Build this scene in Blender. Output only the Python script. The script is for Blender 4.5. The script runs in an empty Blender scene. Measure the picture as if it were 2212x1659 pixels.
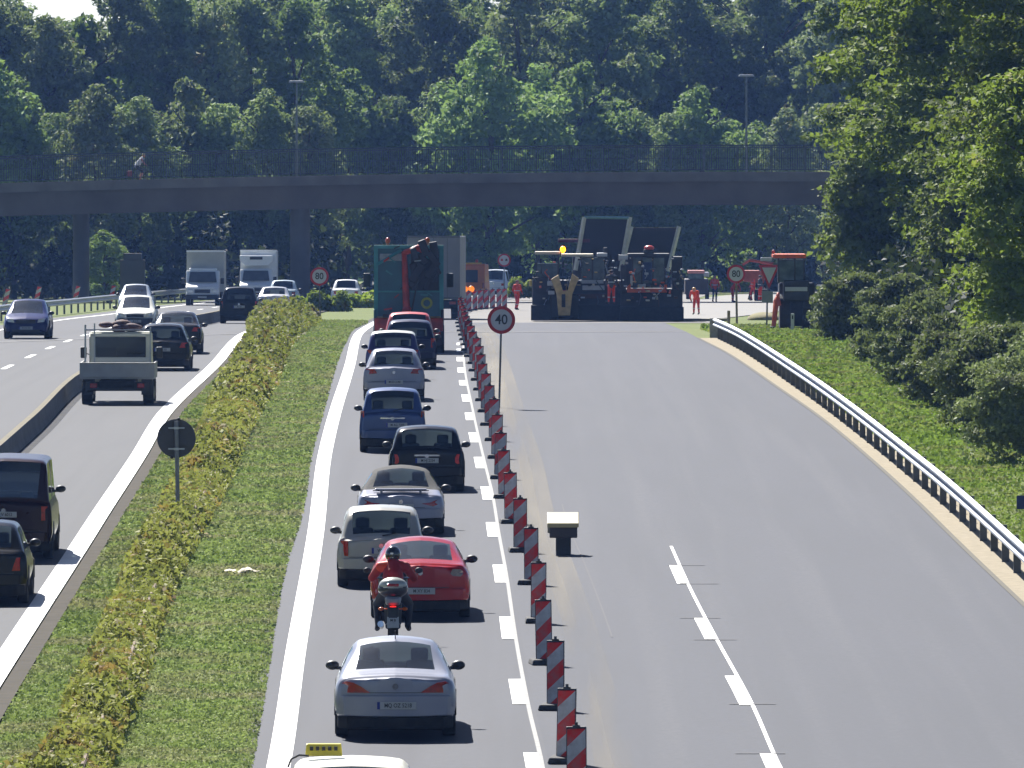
import bpy, math, random
import numpy as np
from mathutils import Vector, Matrix
R = math.radians
random.seed(7)
SC = bpy.context.scene
COL = SC.collection

# ---------------------------------------------------------------- camera
F, CX, CY = 23000.0, 1106.0, 829.5          # focal length and centre in photo pixels (photo 2212 px wide)
PITCH = math.atan(499.5 / F)
CAMZ = 11.0
cam_d = bpy.data.cameras.new('camera')
cam = bpy.data.objects.new('camera', cam_d)
COL.objects.link(cam)
cam.location = (0, 0, CAMZ)
cam.rotation_euler = (math.pi / 2 - PITCH, 0, 0)
cam_d.sensor_fit = 'HORIZONTAL'
cam_d.angle = 2 * math.atan(CX / F)
cam_d.clip_start = 1.0
cam_d.clip_end = 6000
SC.camera = cam

# ---------------------------------------------------------------- light
SUN_DIR = Vector((-0.36, 1.0, 1.02)).normalized()      # towards the sun
sun_d = bpy.data.lights.new('sun', 'SUN')
sun_d.energy = 5.0
sun_d.angle = R(0.5)
sun_d.color = (1.0, 0.965, 0.91)
sun = bpy.data.objects.new('sun', sun_d)
COL.objects.link(sun)
sun.rotation_euler = SUN_DIR.to_track_quat('Z', 'Y').to_euler()
sun.location = (0, 0, 60)
world = bpy.data.worlds.new('World')
SC.world = world
world.use_nodes = True
wn = world.node_tree.nodes
sky = wn.new('ShaderNodeTexSky')
sky.sky_type = 'NISHITA'
sky.sun_disc = False
sky.sun_elevation = math.asin(SUN_DIR.z)
sky.sun_rotation = math.atan2(SUN_DIR.x, SUN_DIR.y)
sky.dust_density = 0.5
sky.ozone_density = 1.0
sky.air_density = 0.45
wn['Background'].inputs['Strength'].default_value = 0.05
world.node_tree.links.new(sky.outputs[0], wn['Background'].inputs['Color'])
SC.view_settings.view_transform = 'Standard'
SC.view_settings.look = 'None'
SC.view_settings.gamma = 1
SC.view_settings.exposure = 1.2
try:
    SC.cycles.max_bounces = 6
    SC.cycles.diffuse_bounces = 3
    SC.cycles.glossy_bounces = 3
    SC.cycles.transparent_max_bounces = 8
    SC.cycles.transmission_bounces = 4
    SC.cycles.volume_bounces = 0
    SC.cycles.caustics_reflective = False
    SC.cycles.caustics_refractive = False
except Exception:
    pass

# ---------------------------------------------------------------- maths
def pchip(xs, ys):
    n = len(xs)
    d = [(ys[i+1]-ys[i])/(xs[i+1]-xs[i]) for i in range(n-1)]
    m = [d[0]] + [0.0]*(n-2) + [d[-1]]
    for i in range(1, n-1):
        if d[i-1]*d[i] > 0:
            m[i] = 2*d[i-1]*d[i]/(d[i-1]+d[i])
    def f(x):
        if x <= xs[0]: return ys[0]+m[0]*(x-xs[0])
        if x >= xs[-1]: return ys[-1]+m[-1]*(x-xs[-1])
        i = 0
        while x > xs[i+1]: i += 1
        h = xs[i+1]-xs[i]; t = (x-xs[i])/h
        return ((2*t**3-3*t*t+1)*ys[i]+(t**3-2*t*t+t)*h*m[i]+(-2*t**3+3*t*t)*ys[i+1]+(t**3-t*t)*h*m[i+1])
    return f

_hp = pchip([-60, 0, 80, 158, 190, 236, 311, 365, 403, 500, 605, 700, 767, 920, 1200],
            [11.0, 10.7, 9.7, 8.63, 8.25, 7.62, 7.02, 6.9, 7.02, 7.85, 8.70, 9.45, 10.0, 10.6, 10.6])
def g(Y):
    return CAMZ - _hp(Y)
def slope(Y):
    return math.atan((g(Y+1.5)-g(Y-1.5))/3.0)
_fw = Vector((0, math.cos(PITCH), -math.sin(PITCH)))
_up = Vector((0, math.sin(PITCH), math.cos(PITCH)))
def ray(x, y):
    return _fw*F + Vector((x-CX, 0, 0)) + _up*(CY-y)
def at(x, y, Y):
    r = ray(x, y)
    return Vector((0, 0, CAMZ)) + r*(Y/r.y)
def G(x, y, dz=0.0):
    """the point of the ground seen at a place of the photograph"""
    r = ray(x, y)
    lo, hi = 120.0, 800.0
    for _ in range(50):
        m = (lo+hi)/2
        if CAMZ + r.z*(m/r.y) > g(m): lo = m
        else: hi = m
    return Vector((r.x*lo/r.y, lo, g(lo)+dz))
def track(pts):
    """X as a function of Y through world points (Y, X)"""
    pts = sorted(pts)
    return pchip([p[0] for p in pts], [p[1] for p in pts])
def trackpx(pts):
    w = [G(*p) for p in pts]
    return [(v.y, v.x) for v in w]

# ---------------------------------------------------------------- materials
def lin(r, g_, b):
    def c(v):
        v /= 255.0
        return v/12.92 if v <= 0.04045 else ((v+0.055)/1.055)**2.4
    return (c(r), c(g_), c(b))
MATS = {}
def mat(name, col, rough=0.6, metal=0.0, spec=0.5, noise=None, bump=None, emit=None, coat=0.0, alpha=None):
    """noise=(scale, second colour, contrast, detail) ; bump=(scale,strength)"""
    if name in MATS: return MATS[name]
    m = bpy.data.materials.new(name); m.use_nodes = True
    nt = m.node_tree; b = nt.nodes['Principled BSDF']
    b.inputs['Base Color'].default_value = (*col, 1)
    b.inputs['Roughness'].default_value = rough
    b.inputs['Metallic'].default_value = metal
    b.inputs['Specular IOR Level'].default_value = spec
    if coat: b.inputs['Coat Weight'].default_value = coat; b.inputs['Coat Roughness'].default_value = 0.06
    tc = None
    if noise:
        tc = nt.nodes.new('ShaderNodeTexCoord')
        n = nt.nodes.new('ShaderNodeTexNoise'); n.inputs['Scale'].default_value = noise[0]
        n.inputs['Detail'].default_value = noise[3] if len(noise) > 3 else 5
        rp = nt.nodes.new('ShaderNodeValToRGB')
        c = noise[2]
        rp.color_ramp.elements[0].position = 0.5-c; rp.color_ramp.elements[1].position = 0.5+c
        rp.color_ramp.elements[0].color = (*col, 1); rp.color_ramp.elements[1].color = (*noise[1], 1)
        nt.links.new(tc.outputs['Object'], n.inputs['Vector'])
        nt.links.new(n.outputs['Fac'], rp.inputs['Fac'])
        nt.links.new(rp.outputs['Color'], b.inputs['Base Color'])
    if bump:
        tc = tc or nt.nodes.new('ShaderNodeTexCoord')
        n2 = nt.nodes.new('ShaderNodeTexNoise'); n2.inputs['Scale'].default_value = bump[0]; n2.inputs['Detail'].default_value = 4
        bp = nt.nodes.new('ShaderNodeBump'); bp.inputs['Strength'].default_value = bump[1]
        bp.inputs['Distance'].default_value = 0.05
        nt.links.new(tc.outputs['Object'], n2.inputs['Vector'])
        nt.links.new(n2.outputs['Fac'], bp.inputs['Height'])
        nt.links.new(bp.outputs['Normal'], b.inputs['Normal'])
    if emit:
        b.inputs['Emission Color'].default_value = (*emit[0], 1)
        b.inputs['Emission Strength'].default_value = emit[1]
    MATS[name] = m
    return m

def mixn(nt, fac, a, b):
    n = nt.nodes.new('ShaderNodeMix'); n.data_type = 'RGBA'
    for s, v in ((0, fac), (6, a), (7, b)):
        if isinstance(v, tuple): n.inputs[s].default_value = (*v, 1)
        elif isinstance(v, (int, float)): n.inputs[s].default_value = v
        else: nt.links.new(v, n.inputs[s])
    return n.outputs[2]
def noisen(nt, vec, scale, lo, hi, detail=5, rough=0.5):
    n = nt.nodes.new('ShaderNodeTexNoise'); n.inputs['Scale'].default_value = scale
    n.inputs['Detail'].default_value = detail; n.inputs['Roughness'].default_value = rough
    nt.links.new(vec, n.inputs['Vector'])
    r = nt.nodes.new('ShaderNodeMapRange'); r.inputs[1].default_value = lo; r.inputs[2].default_value = hi
    nt.links.new(n.outputs['Fac'], r.inputs[0])
    return r.outputs[0]
def mapn(nt, vec, scale):
    m = nt.nodes.new('ShaderNodeMapping'); m.inputs['Scale'].default_value = scale
    nt.links.new(vec, m.inputs['Vector'])
    return m.outputs[0]

def asphalt(name, base, light, streak, rough=0.75):
    """worn asphalt: fine grain, patches, and streaks drawn out along the road"""
    m = bpy.data.materials.new(name); m.use_nodes = True
    nt = m.node_tree; b = nt.nodes['Principled BSDF']
    tc = nt.nodes.new('ShaderNodeTexCoord').outputs['Object']
    c = mixn(nt, noisen(nt, mapn(nt, tc, (1, .06, 1)), 0.9, .35, .7), base, light)
    c = mixn(nt, noisen(nt, mapn(nt, tc, (1, .007, 1)), 1.5, .48, .75, 3), c, streak)
    c = mixn(nt, noisen(nt, tc, 9.0, .3, .75, 6, .7), c, tuple(v*0.8 for v in base))
    nt.links.new(c, b.inputs['Base Color'])
    b.inputs['Roughness'].default_value = rough
    b.inputs['Specular IOR Level'].default_value = 0.2
    MATS[name] = m
    return m

def leafmat(name, dark, light, accent=None, acc=(0.62, 0.72), trans=0.35, scale=0.25, spec=0.2):
    m = bpy.data.materials.new(name); m.use_nodes = True
    nt = m.node_tree
    for n in list(nt.nodes):
        if n.type != 'OUTPUT_MATERIAL': nt.nodes.remove(n)
    out = [n for n in nt.nodes if n.type == 'OUTPUT_MATERIAL'][0]
    tc = nt.nodes.new('ShaderNodeTexCoord').outputs['Object']
    oi = nt.nodes.new('ShaderNodeObjectInfo')
    c = mixn(nt, noisen(nt, tc, scale, .3, .7, 2), dark, light)
    c = mixn(nt, noisen(nt, tc, scale*14, .35, .8, 3), c, tuple(v*1.5 for v in light))
    if accent: c = mixn(nt, noisen(nt, tc, scale*2.3, acc[0], acc[1], 4), c, accent)
    hs = nt.nodes.new('ShaderNodeHueSaturation')
    mr = nt.nodes.new('ShaderNodeMapRange'); mr.inputs[3].default_value = 0.7; mr.inputs[4].default_value = 1.35
    nt.links.new(oi.outputs['Random'], mr.inputs[0]); nt.links.new(mr.outputs[0], hs.inputs['Value'])
    nt.links.new(c, hs.inputs['Color'])
    p = nt.nodes.new('ShaderNodeBsdfPrincipled'); p.inputs['Roughness'].default_value = 0.7
    p.inputs['Specular IOR Level'].default_value = spec
    t = nt.nodes.new('ShaderNodeBsdfTranslucent')
    nt.links.new(hs.outputs[0], p.inputs['Base Color'])
    t2 = mixn(nt, 0.35, hs.outputs[0], (0.22, 0.30, 0.03)) 
    nt.links.new(t2, t.inputs['Color'])
    ms = nt.nodes.new('ShaderNodeMixShader'); ms.inputs[0].default_value = trans
    nt.links.new(p.outputs[0], ms.inputs[1]); nt.links.new(t.outputs[0], ms.inputs[2])
    nt.links.new(ms.outputs[0], out.inputs['Surface'])
    MATS[name] = m
    return m

def glassmat():
    m = bpy.data.materials.new('car_glass'); m.use_nodes = True
    nt = m.node_tree
    for n in list(nt.nodes):
        if n.type != 'OUTPUT_MATERIAL': nt.nodes.remove(n)
    out = [n for n in nt.nodes if n.type == 'OUTPUT_MATERIAL'][0]
    tr = nt.nodes.new('ShaderNodeBsdfTransparent'); tr.inputs[0].default_value = (.34, .38, .38, 1)
    gl = nt.nodes.new('ShaderNodeBsdfGlossy'); gl.inputs['Roughness'].default_value = 0.05
    gl.inputs['Color'].default_value = (.8, .9, 1, 1)
    fr = nt.nodes.new('ShaderNodeFresnel'); fr.inputs[0].default_value = 1.6
    mr = nt.nodes.new('ShaderNodeMapRange'); mr.inputs[3].default_value = .06; mr.inputs[4].default_value = .9
    nt.links.new(fr.outputs[0], mr.inputs[0])
    ms = nt.nodes.new('ShaderNodeMixShader'); nt.links.new(mr.outputs[0], ms.inputs[0])
    nt.links.new(tr.outputs[0], ms.inputs[1]); nt.links.new(gl.outputs[0], ms.inputs[2])
    nt.links.new(ms.outputs[0], out.inputs['Surface'])
    MATS['car_glass'] = m
    return m
GLASS = glassmat()
def paint(name, rgb, metal=0.3, rough=0.32):
    return mat('paint_'+name, lin(*rgb), rough, metal*.5, 0.3 if sum(rgb) < 150 else 0.45, coat=(0.0 if sum(rgb) < 150 else 0.3), noise=(3.0, tuple(v*.86 for v in lin(*rgb)), .3))
M_TYRE = mat('tyre_rubber', (.018, .018, .02), .85, noise=(20, (.035, .033, .03), .2))
M_RIM = mat('rim_alloy', (.42, .42, .44), .35, .8, noise=(14, (.3, .3, .3), .3))
M_BLACK = mat('black_plastic', (.014, .014, .016), .5, noise=(30, (.03, .03, .032), .3))
M_UNDER = mat('underbody', (.012, .012, .013), .9, noise=(8, (.03, .027, .024), .2))
M_CHROME = mat('chrome_trim', (.7, .7, .72), .18, 1.0, noise=(12, (.5, .5, .52), .3))
M_RED = mat('tail_lamp_red', lin(190, 16, 12), .16, spec=.8, noise=(26, lin(120, 8, 8), .25))
M_ORANGE_L = mat('indicator_orange', lin(230, 110, 30), .2, noise=(26, lin(180, 80, 20), .25))
M_CLEAR = mat('lamp_clear', (.75, .77, .8), .12, .4, noise=(30, (.45, .47, .5), .25))
M_PLATE = mat('plate_white', (.5, .5, .48), .4, noise=(30, (.42, .42, .4), .3))
M_EU = mat('plate_blue', lin(20, 50, 150), .4, noise=(30, lin(16, 40, 120), .3))
M_INK = mat('plate_ink', (.015, .015, .015), .5, noise=(60, (.03, .03, .03), .3))
M_SEAT = mat('seat_fabric', (.03, .032, .036), .9, noise=(20, (.055, .055, .06), .3))
M_GALV = mat('galvanised_steel', (.46, .48, .5), .38, .75, noise=(5, (.3, .32, .34), .3))
M_POST = mat('post_steel', (.16, .17, .17), .55, .4, noise=(4, (.1, .1, .095), .3))
M_SKIN = mat('skin', lin(196, 140, 112), .55, noise=(12, lin(180, 120, 95), .3))

# ---------------------------------------------------------------- objects
def link(o, parent=None):
    COL.objects.link(o)
    if parent is not None: o.parent = parent
    return o
def tag(o, label=None, cat=None, group=None, kind=None):
    if label: o['label'] = label
    if cat: o['category'] = cat
    if group: o['group'] = group
    if kind: o['kind'] = kind
    return o
def thing(name, loc, label, cat, group=None, rz=0.0, rx=0.0):
    o = bpy.data.objects.new(name, None); o.empty_display_size = 0.3
    o.location = loc; o.rotation_euler = (rx, 0, rz)
    link(o); tag(o, label, cat, group)
    return o

class MB:
    def __init__(s): s.v = []; s.f = []; s.m = []; s.cur = 0
    def quad(s, *p):
        n = len(s.v); s.v += [tuple(q) for q in p]; s.f.append(tuple(range(n, n+len(p)))); s.m.append(s.cur)
        return s
    def box(s, c, d, rot=None, taper=None):
        hx, hy, hz = d[0]/2, d[1]/2, d[2]/2
        n = len(s.v)
        for z in (-1, 1):
            for y in (-1, 1):
                for x in (-1, 1):
                    tx = ty = 1
                    if taper and z == 1: tx, ty = taper
                    p = Vector((x*hx*tx, y*hy*ty, z*hz))
                    if rot: p = rot @ p
                    s.v.append((p.x+c[0], p.y+c[1], p.z+c[2]))
        for f in ((0,2,3,1),(4,5,7,6),(0,1,5,4),(2,6,7,3),(0,4,6,2),(1,3,7,5)):
            s.f.append(tuple(n+i for i in f)); s.m.append(s.cur)
        return s
    def tube(s, pts, r, n=8, cap=True):
        pts = [Vector(p) for p in pts]
        rs = r if isinstance(r, (list, tuple)) else [r]*len(pts)
        base = len(s.v)
        for i, p in enumerate(pts):
            a = pts[max(i-1, 0)]; b = pts[min(i+1, len(pts)-1)]
            d = (b-a).normalized()
            u = d.cross(Vector((0, 0, 1)))
            if u.length < 1e-3: u = d.cross(Vector((1, 0, 0)))
            u.normalize(); w = d.cross(u)
            for k in range(n):
                t = 2*math.pi*k/n
                q = p + (u*math.cos(t)+w*math.sin(t))*rs[i]
                s.v.append(tuple(q))
        for i in range(len(pts)-1):
            for k in range(n):
                a = base+i*n+k; b = base+i*n+(k+1) % n
                s.f.append((a, a+n, b+n, b)); s.m.append(s.cur)
        if cap:
            s.f.append(tuple(base+k for k in range(n))); s.m.append(s.cur)
            e = base+(len(pts)-1)*n
            s.f.append(tuple(e+n-1-k for k in range(n))); s.m.append(s.cur)
        return s
    def prism(s, poly, y0, y1):
        """polygon of (x, z), pushed from y0 to y1 (y0 < y1, polygon counter-clockwise seen from -y)"""
        n = len(s.v); k = len(poly)
        for y in (y0, y1):
            s.v += [(p[0], y, p[1]) for p in poly]
        s.f.append(tuple(range(n, n+k))); s.m.append(s.cur)
        s.f.append(tuple(range(n+2*k-1, n+k-1, -1))); s.m.append(s.cur)
        for i in range(k):
            j = (i+1) % k
            s.f.append((n+i, n+k+i, n+k+j, n+j)); s.m.append(s.cur)
        return s
    def xprism(s, poly, x0, x1):
        """polygon of (y, z) pushed from x0 to x1"""
        n = len(s.v); k = len(poly)
        for x in (x0, x1):
            s.v += [(x, p[0], p[1]) for p in poly]
        s.f.append(tuple(range(n+k-1, n-1, -1))); s.m.append(s.cur)
        s.f.append(tuple(range(n+k, n+2*k))); s.m.append(s.cur)
        for i in range(k):
            j = (i+1) % k
            s.f.append((n+i, n+j, n+k+j, n+k+i)); s.m.append(s.cur)
        return s
    def ball(s, c, r, nu=10, nv=7):
        n = len(s.v)
        rr = r if isinstance(r, (tuple, list)) else (r, r, r)
        for i in range(nv+1):
            a = math.pi*i/nv
            for k in range(nu):
                t = 2*math.pi*k/nu
                s.v.append((c[0]+rr[0]*math.sin(a)*math.cos(t), c[1]+rr[1]*math.sin(a)*math.sin(t), c[2]+rr[2]*math.cos(a)))
        for i in range(nv):
            for k in range(nu):
                a = n+i*nu+k; b = n+i*nu+(k+1) % nu
                s.f.append((a, a+nu, b+nu, b)); s.m.append(s.cur)
        return s
    def disc(s, c, r, thick, n=28, axis='y'):
        """a disc facing -y"""
        poly = [(c[0]+r*math.cos(2*math.pi*k/n), c[2]+r*math.sin(2*math.pi*k/n)) for k in range(n)]
        return s.prism(poly, c[1]-thick/2, c[1]+thick/2)
    def ring(s, c, r0, r1, thick, n=28):
        base = len(s.v)
        for k in range(n):
            t = 2*math.pi*k/n
            for rr in (r0, r1):
                for y in (-thick/2, thick/2):
                    s.v.append((c[0]+rr*math.cos(t), c[1]+y, c[2]+rr*math.sin(t)))
        for k in range(n):
            a = base+4*k; b = base+4*((k+1) % n)
            for q in ((0, 2), (2, 3), (3, 1), (1, 0)):
                s.f.append((a+q[0], a+q[1], b+q[1], b+q[0])); s.m.append(s.cur)
        return s
    def build(s, name, m, parent=None, smooth=False, bev=0.0, loc=None):
        me = bpy.data.meshes.new(name)
        me.from_pydata([tuple(v) for v in s.v], [], s.f)
        ml = m if isinstance(m, (list, tuple)) else [m]
        for q in ml: me.materials.append(q)
        if len(ml) > 1: me.polygons.foreach_set('material_index', s.m)
        me.validate()
        if smooth:
            me.polygons.foreach_set('use_smooth', [True]*len(me.polygons))
        me.update()
        o = bpy.data.objects.new(name, me); link(o, parent)
        if loc is not None: o.location = loc
        if smooth == 'auto':
            try:
                me.set_sharp_from_angle(angle=R(40))
            except Exception: pass
        if bev:
            b = o.modifiers.new('bevel', 'BEVEL'); b.width = bev; b.segments = 2; b.limit_method = 'ANGLE'; b.angle_limit = R(35)
        return o

def textmesh(name, s, size, m, parent, loc, rot=(math.pi/2, 0, 0), ext=0.003, font_scale_x=1.0):
    cu = bpy.data.curves.new(name, 'FONT'); cu.body = s; cu.size = size; cu.align_x = 'CENTER'; cu.align_y = 'CENTER'
    cu.extrude = ext; cu.offset = size*0.012
    t = bpy.data.objects.new(name+'_tmp', cu); COL.objects.link(t)
    bpy.context.view_layer.update()
    me = bpy.data.meshes.new_from_object(t.evaluated_get(bpy.context.evaluated_depsgraph_get()))
    bpy.data.objects.remove(t)
    me.name = name; me.materials.clear(); me.materials.append(m)
    o = bpy.data.objects.new(name, me); link(o, parent); o.location = loc; o.rotation_euler = rot; o.scale = (font_scale_x, 1, 1)
    return o

def ribbon(name, fl, fr, Y0, Y1, dz, m, label=None, kind='structure', step=3.0, parent=None, cat=None, thick=0.0):
    """a strip lying on the ground between the tracks fl(Y) and fr(Y)"""
    mb = MB(); n = max(1, int(math.ceil((Y1-Y0)/step)))
    ys = [Y0+(Y1-Y0)*i/n for i in range(n+1)]
    for y in ys:
        z = g(y)+dz
        mb.v += [(fl(y), y, z), (fr(y), y, z)]
    for i in range(n):
        mb.f.append((2*i, 2*i+1, 2*i+3, 2*i+2)); mb.m.append(0)
    o = mb.build(name, m, parent)
    if kind: o['kind'] = kind
    if label: o['label'] = label
    if cat: o['category'] = cat
    return o

def leaves(name, C, S, m, parent=None, up=0.0, seed=0, flat=1.0, nrm=None, nb=0.6):
    """a mesh of many small leaf-shaped quads at centres C with sizes S"""
    rng = np.random.default_rng(seed)
    N = len(C)
    n = rng.normal(size=(N, 3))
    if nrm is not None: n = n*(1-nb) + nrm*nb*1.6
    n[:, 2] += up
    n /= np.linalg.norm(n, axis=1)[:, None]+1e-9
    a = rng.normal(size=(N, 3)); a -= n*(a*n).sum(1)[:, None]; a /= np.linalg.norm(a, axis=1)[:, None]+1e-9
    b = np.cross(n, a)
    S = S[:, None]
    asp = rng.uniform(.45, .8, (N, 1))
    v = np.empty((N, 4, 3))
    bend = n*S*rng.uniform(-.25, .25, (N, 1))
    v[:, 0] = C-a*S*.55; v[:, 1] = C+b*S*asp*.5+a*S*.1+bend; v[:, 2] = C+a*S*.55; v[:, 3] = C-b*S*asp*.5-a*S*.05+bend
    me = bpy.data.meshes.new(name)
    me.vertices.add(N*4); me.vertices.foreach_set('co', v.reshape(-1).astype(np.float32))
    me.loops.add(N*4); me.loops.foreach_set('vertex_index', np.arange(N*4, dtype=np.int32))
    me.polygons.add(N); me.polygons.foreach_set('loop_start', np.arange(0, N*4, 4, dtype=np.int32))
    me.polygons.foreach_set('loop_total', np.full(N, 4, dtype=np.int32))
    me.update(calc_edges=True)
    me.materials.append(m)
    return me

def crown_pts(seed, rx, ry, z0, z1, ncl, nl, rcl=(.9, 1.7), squash=.75, power=0.5):
    """clusters of leaves through the crown's volume, most of them near its outside"""
    rng = np.random.default_rng(seed)
    zc, hz = (z0+z1)/2, (z1-z0)/2
    P = []; D = []
    for i in range(ncl):
        d = rng.normal(size=3); d /= np.linalg.norm(d)
        rr = rng.uniform(.25, 1.0)**power
        wob = 1+.22*math.sin(3*d[0]*2+seed)+.15*math.sin(5*d[2]+seed*2)
        c = np.array([d[0]*rx*rr*wob, d[1]*ry*rr*wob, zc+d[2]*hz*rr])
        t = (c[2]-z0)/(z1-z0)
        k = math.sin(min(max(t, 0.02), .98)*math.pi)**.35 * (1.12-.35*t)
        c[0] *= k; c[1] *= k
        r = rng.uniform(*rcl)
        q = rng.normal(size=(nl, 3)); q /= np.linalg.norm(q, axis=1)[:, None]
        rad = r*rng.uniform(.35, 1.05, (nl, 1))**.5
        p = q*rad*np.array([1, 1, squash]) + c
        P.append(p); D.append(q)
    return np.concatenate(P), np.concatenate(D)

def lobed_crown(seed, rx, z0, z1, nlobe, ncl, nl, rl=(1.1,1.9), rc=(.28,.5)):
    """crown made of boughs, each a group of small leaf clumps lying on its upper and outer side"""
    rng = np.random.default_rng(seed)
    zc, hz = (z0+z1)/2, (z1-z0)/2
    P = []; D = []
    for i in range(nlobe):
        d = rng.normal(size=3); d /= np.linalg.norm(d)
        rr = rng.uniform(.3, 1)**.45
        c = np.array([d[0]*rx*rr, d[1]*rx*rr, zc+d[2]*hz*rr])
        R_ = rng.uniform(*rl)*(1.1-.3*(c[2]-z0)/(z1-z0))
        m = rng.normal(size=(ncl, 3)); m /= np.linalg.norm(m, axis=1)[:, None]; m[:, 2] = np.where(m[:, 2] < -.3, -m[:, 2], m[:, 2])
        cc = c+m*R_*rng.uniform(.55, 1.1, (ncl, 1))*np.array([1.15, 1.15, .62])
        r = rng.uniform(*rc, (ncl, 1, 1))
        q = rng.normal(size=(ncl, nl, 3)); q /= np.linalg.norm(q, axis=2)[:, :, None]
        p = cc[:, None, :]+q*r*rng.uniform(.3, 1.1, (ncl, nl, 1))*np.array([1.2, 1.2, .6])
        P.append(p.reshape(-1, 3)); D.append(np.repeat(m, nl, axis=0))
    return np.concatenate(P), np.concatenate(D)
# ---------------------------------------------------------------- tracks (X as a function of the distance Y)
LW = track([(140, -8.05)] + trackpx([(75,1327),(190,1151),(295,991),(362,885),(457,795),(531,720)]) + [(500,-10.7),(560,-10.3),(640,-9.1),(700,-7.4),(790,-3.6)])
DIV = track([(140,-11.55)] + trackpx([(85,938),(184,840),(300,768)]) + [(455,-13.4),(520,-13.4),(640,-12.5),(700,-11.0),(790,-7.0)])
FARL = track([(140,-19.5),(300,-20.4),(434,-20.9),(494,-21.2),(535,-20.4),(600,-19.2),(640,-18.0),(700,-15.8),(790,-11.5)])
OL = track([(140,-3.25)] + trackpx([(601,1659),(640,1400),(682,1150),(702,981),(754,795),(781,715)]) + [(495,-6.2),(560,-5.8),(640,-4.4),(700,-2.6),(790,1.2)])
OE = track([(140,-3.65)] + trackpx([(537,1659),(621,1198),(643,1131),(669,981),(694,891),(720,795),(739,747),(765,709)]) + [(500,-6.6),(560,-6.2),(640,-4.8),(700,-3.0),(790,.8)])
BL = track([(140,.52)] + trackpx([(1172,1659),(1142,1530),(1114,1380),(1095,1250),(1077,1150),(1064,1070),(1047,1000),(1024,900),(1003,790)]) + [(440,-2.05),(500,-2.5),(560,-2.2),(640,-.9),(700,.9),(790,4.6)])
RE = track([(140,9.9)] + trackpx([(2212,1308),(2048,1151),(1928,1035),(1800,924),(1684,840),(1590,775),(1504,728)]) + [(470,6.9),(560,7.4),(640,8.6),(700,10.3),(790,14)])
GR = track([(140,10.25)] + trackpx([(2144,1187),(1944,1011),(1724,840),(1548,730)]))
off = lambda f, d: (lambda y: f(y)+d)
const = lambda c: (lambda y: c)

# ---------------------------------------------------------------- ground and roads
m_ground = bpy.data.materials.new('meadow_soil'); m_ground.use_nodes = True
_nt = m_ground.node_tree; _b = _nt.nodes['Principled BSDF']
_tc = _nt.nodes.new('ShaderNodeTexCoord').outputs['Object']
_c = mixn(_nt, noisen(_nt, _tc, .35, .3, .7), (.12,.17,.05), (.19,.21,.09))
_c = mixn(_nt, noisen(_nt, _tc, 3.2, .45, .75, 6, .7), _c, (.14,.135,.05))
_c = mixn(_nt, noisen(_nt, _tc, 11, .5, .7, 4, .7), _c, (.035,.065,.012))
_nt.links.new(_c, _b.inputs['Base Color']); _b.inputs['Roughness'].default_value = .95; _b.inputs['Specular IOR Level'].default_value = .1
mb = MB()
ys = [-60+4*i for i in range(0, 260)]
xs = [-160, -80, -40, -24, -12, 0, 12, 24, 40, 80, 160]
for y in ys:
    for x in xs: mb.v.append((x, y, g(y)-.03))
nx = len(xs)
for i in range(len(ys)-1):
    for k in range(nx-1):
        a = i*nx+k; mb.f.append((a, a+1, a+nx+1, a+nx)); mb.m.append(0)
ground = mb.build('ground', m_ground, smooth=True); tag(ground, kind='structure')
# wooded rise closing the view behind the trees
mb = MB()
for i in range(0, 13):
    y = 870+i*8
    for x in xs: mb.v.append((x, y, g(y)-.1 + 15*(1-math.cos(min(1, i/12)*math.pi))/2))
for i in range(12):
    for k in range(nx-1):
        a = i*nx+k; mb.f.append((a, a+1, a+nx+1, a+nx)); mb.m.append(0)
hill = mb.build('hill', mat('wooded_hill', (.018,.034,.012), 1.0, spec=0, noise=(.3,(.03,.05,.015),.25)), smooth=True); tag(hill, kind='structure')

A_OLD = asphalt('asphalt_queue_lane', (.042,.046,.061), (.054,.058,.074), (.030,.033,.046))
A_NEW = asphalt('asphalt_right_lanes', (.034,.039,.055), (.043,.048,.067), (.056,.06,.076))
A_FAR = asphalt('asphalt_left_carriageway', (.045,.048,.057), (.058,.06,.068), (.034,.037,.044))
ribbon('road_left', FARL and off(FARL,-1.2), off(LW, .12), 100, 790, 0, A_FAR)
ribbon('road', OE, off(BL, .1), 100, 790, 0, A_OLD)
ribbon('road_right', off(BL, .1), RE, 100, 482, 0, A_NEW)
ribbon('road_base', off(BL, .1), off(RE, 2.2), 482, 790, -.012, mat('milled_road_base', (.06,.055,.052), .8, noise=(1.2,(.13,.118,.1),.25)))
ribbon('slip_road', track([(505,7.2),(560,8.2),(640,10.5),(700,13.4),(780,19)]), track([(505,9.6),(560,14.),(640,18.2),(700,22.),(780,28)]), 505, 780, .004, mat('pale_concrete', (.15,.145,.135), .85, noise=(1.0,(.2,.19,.175),.3)))
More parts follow.
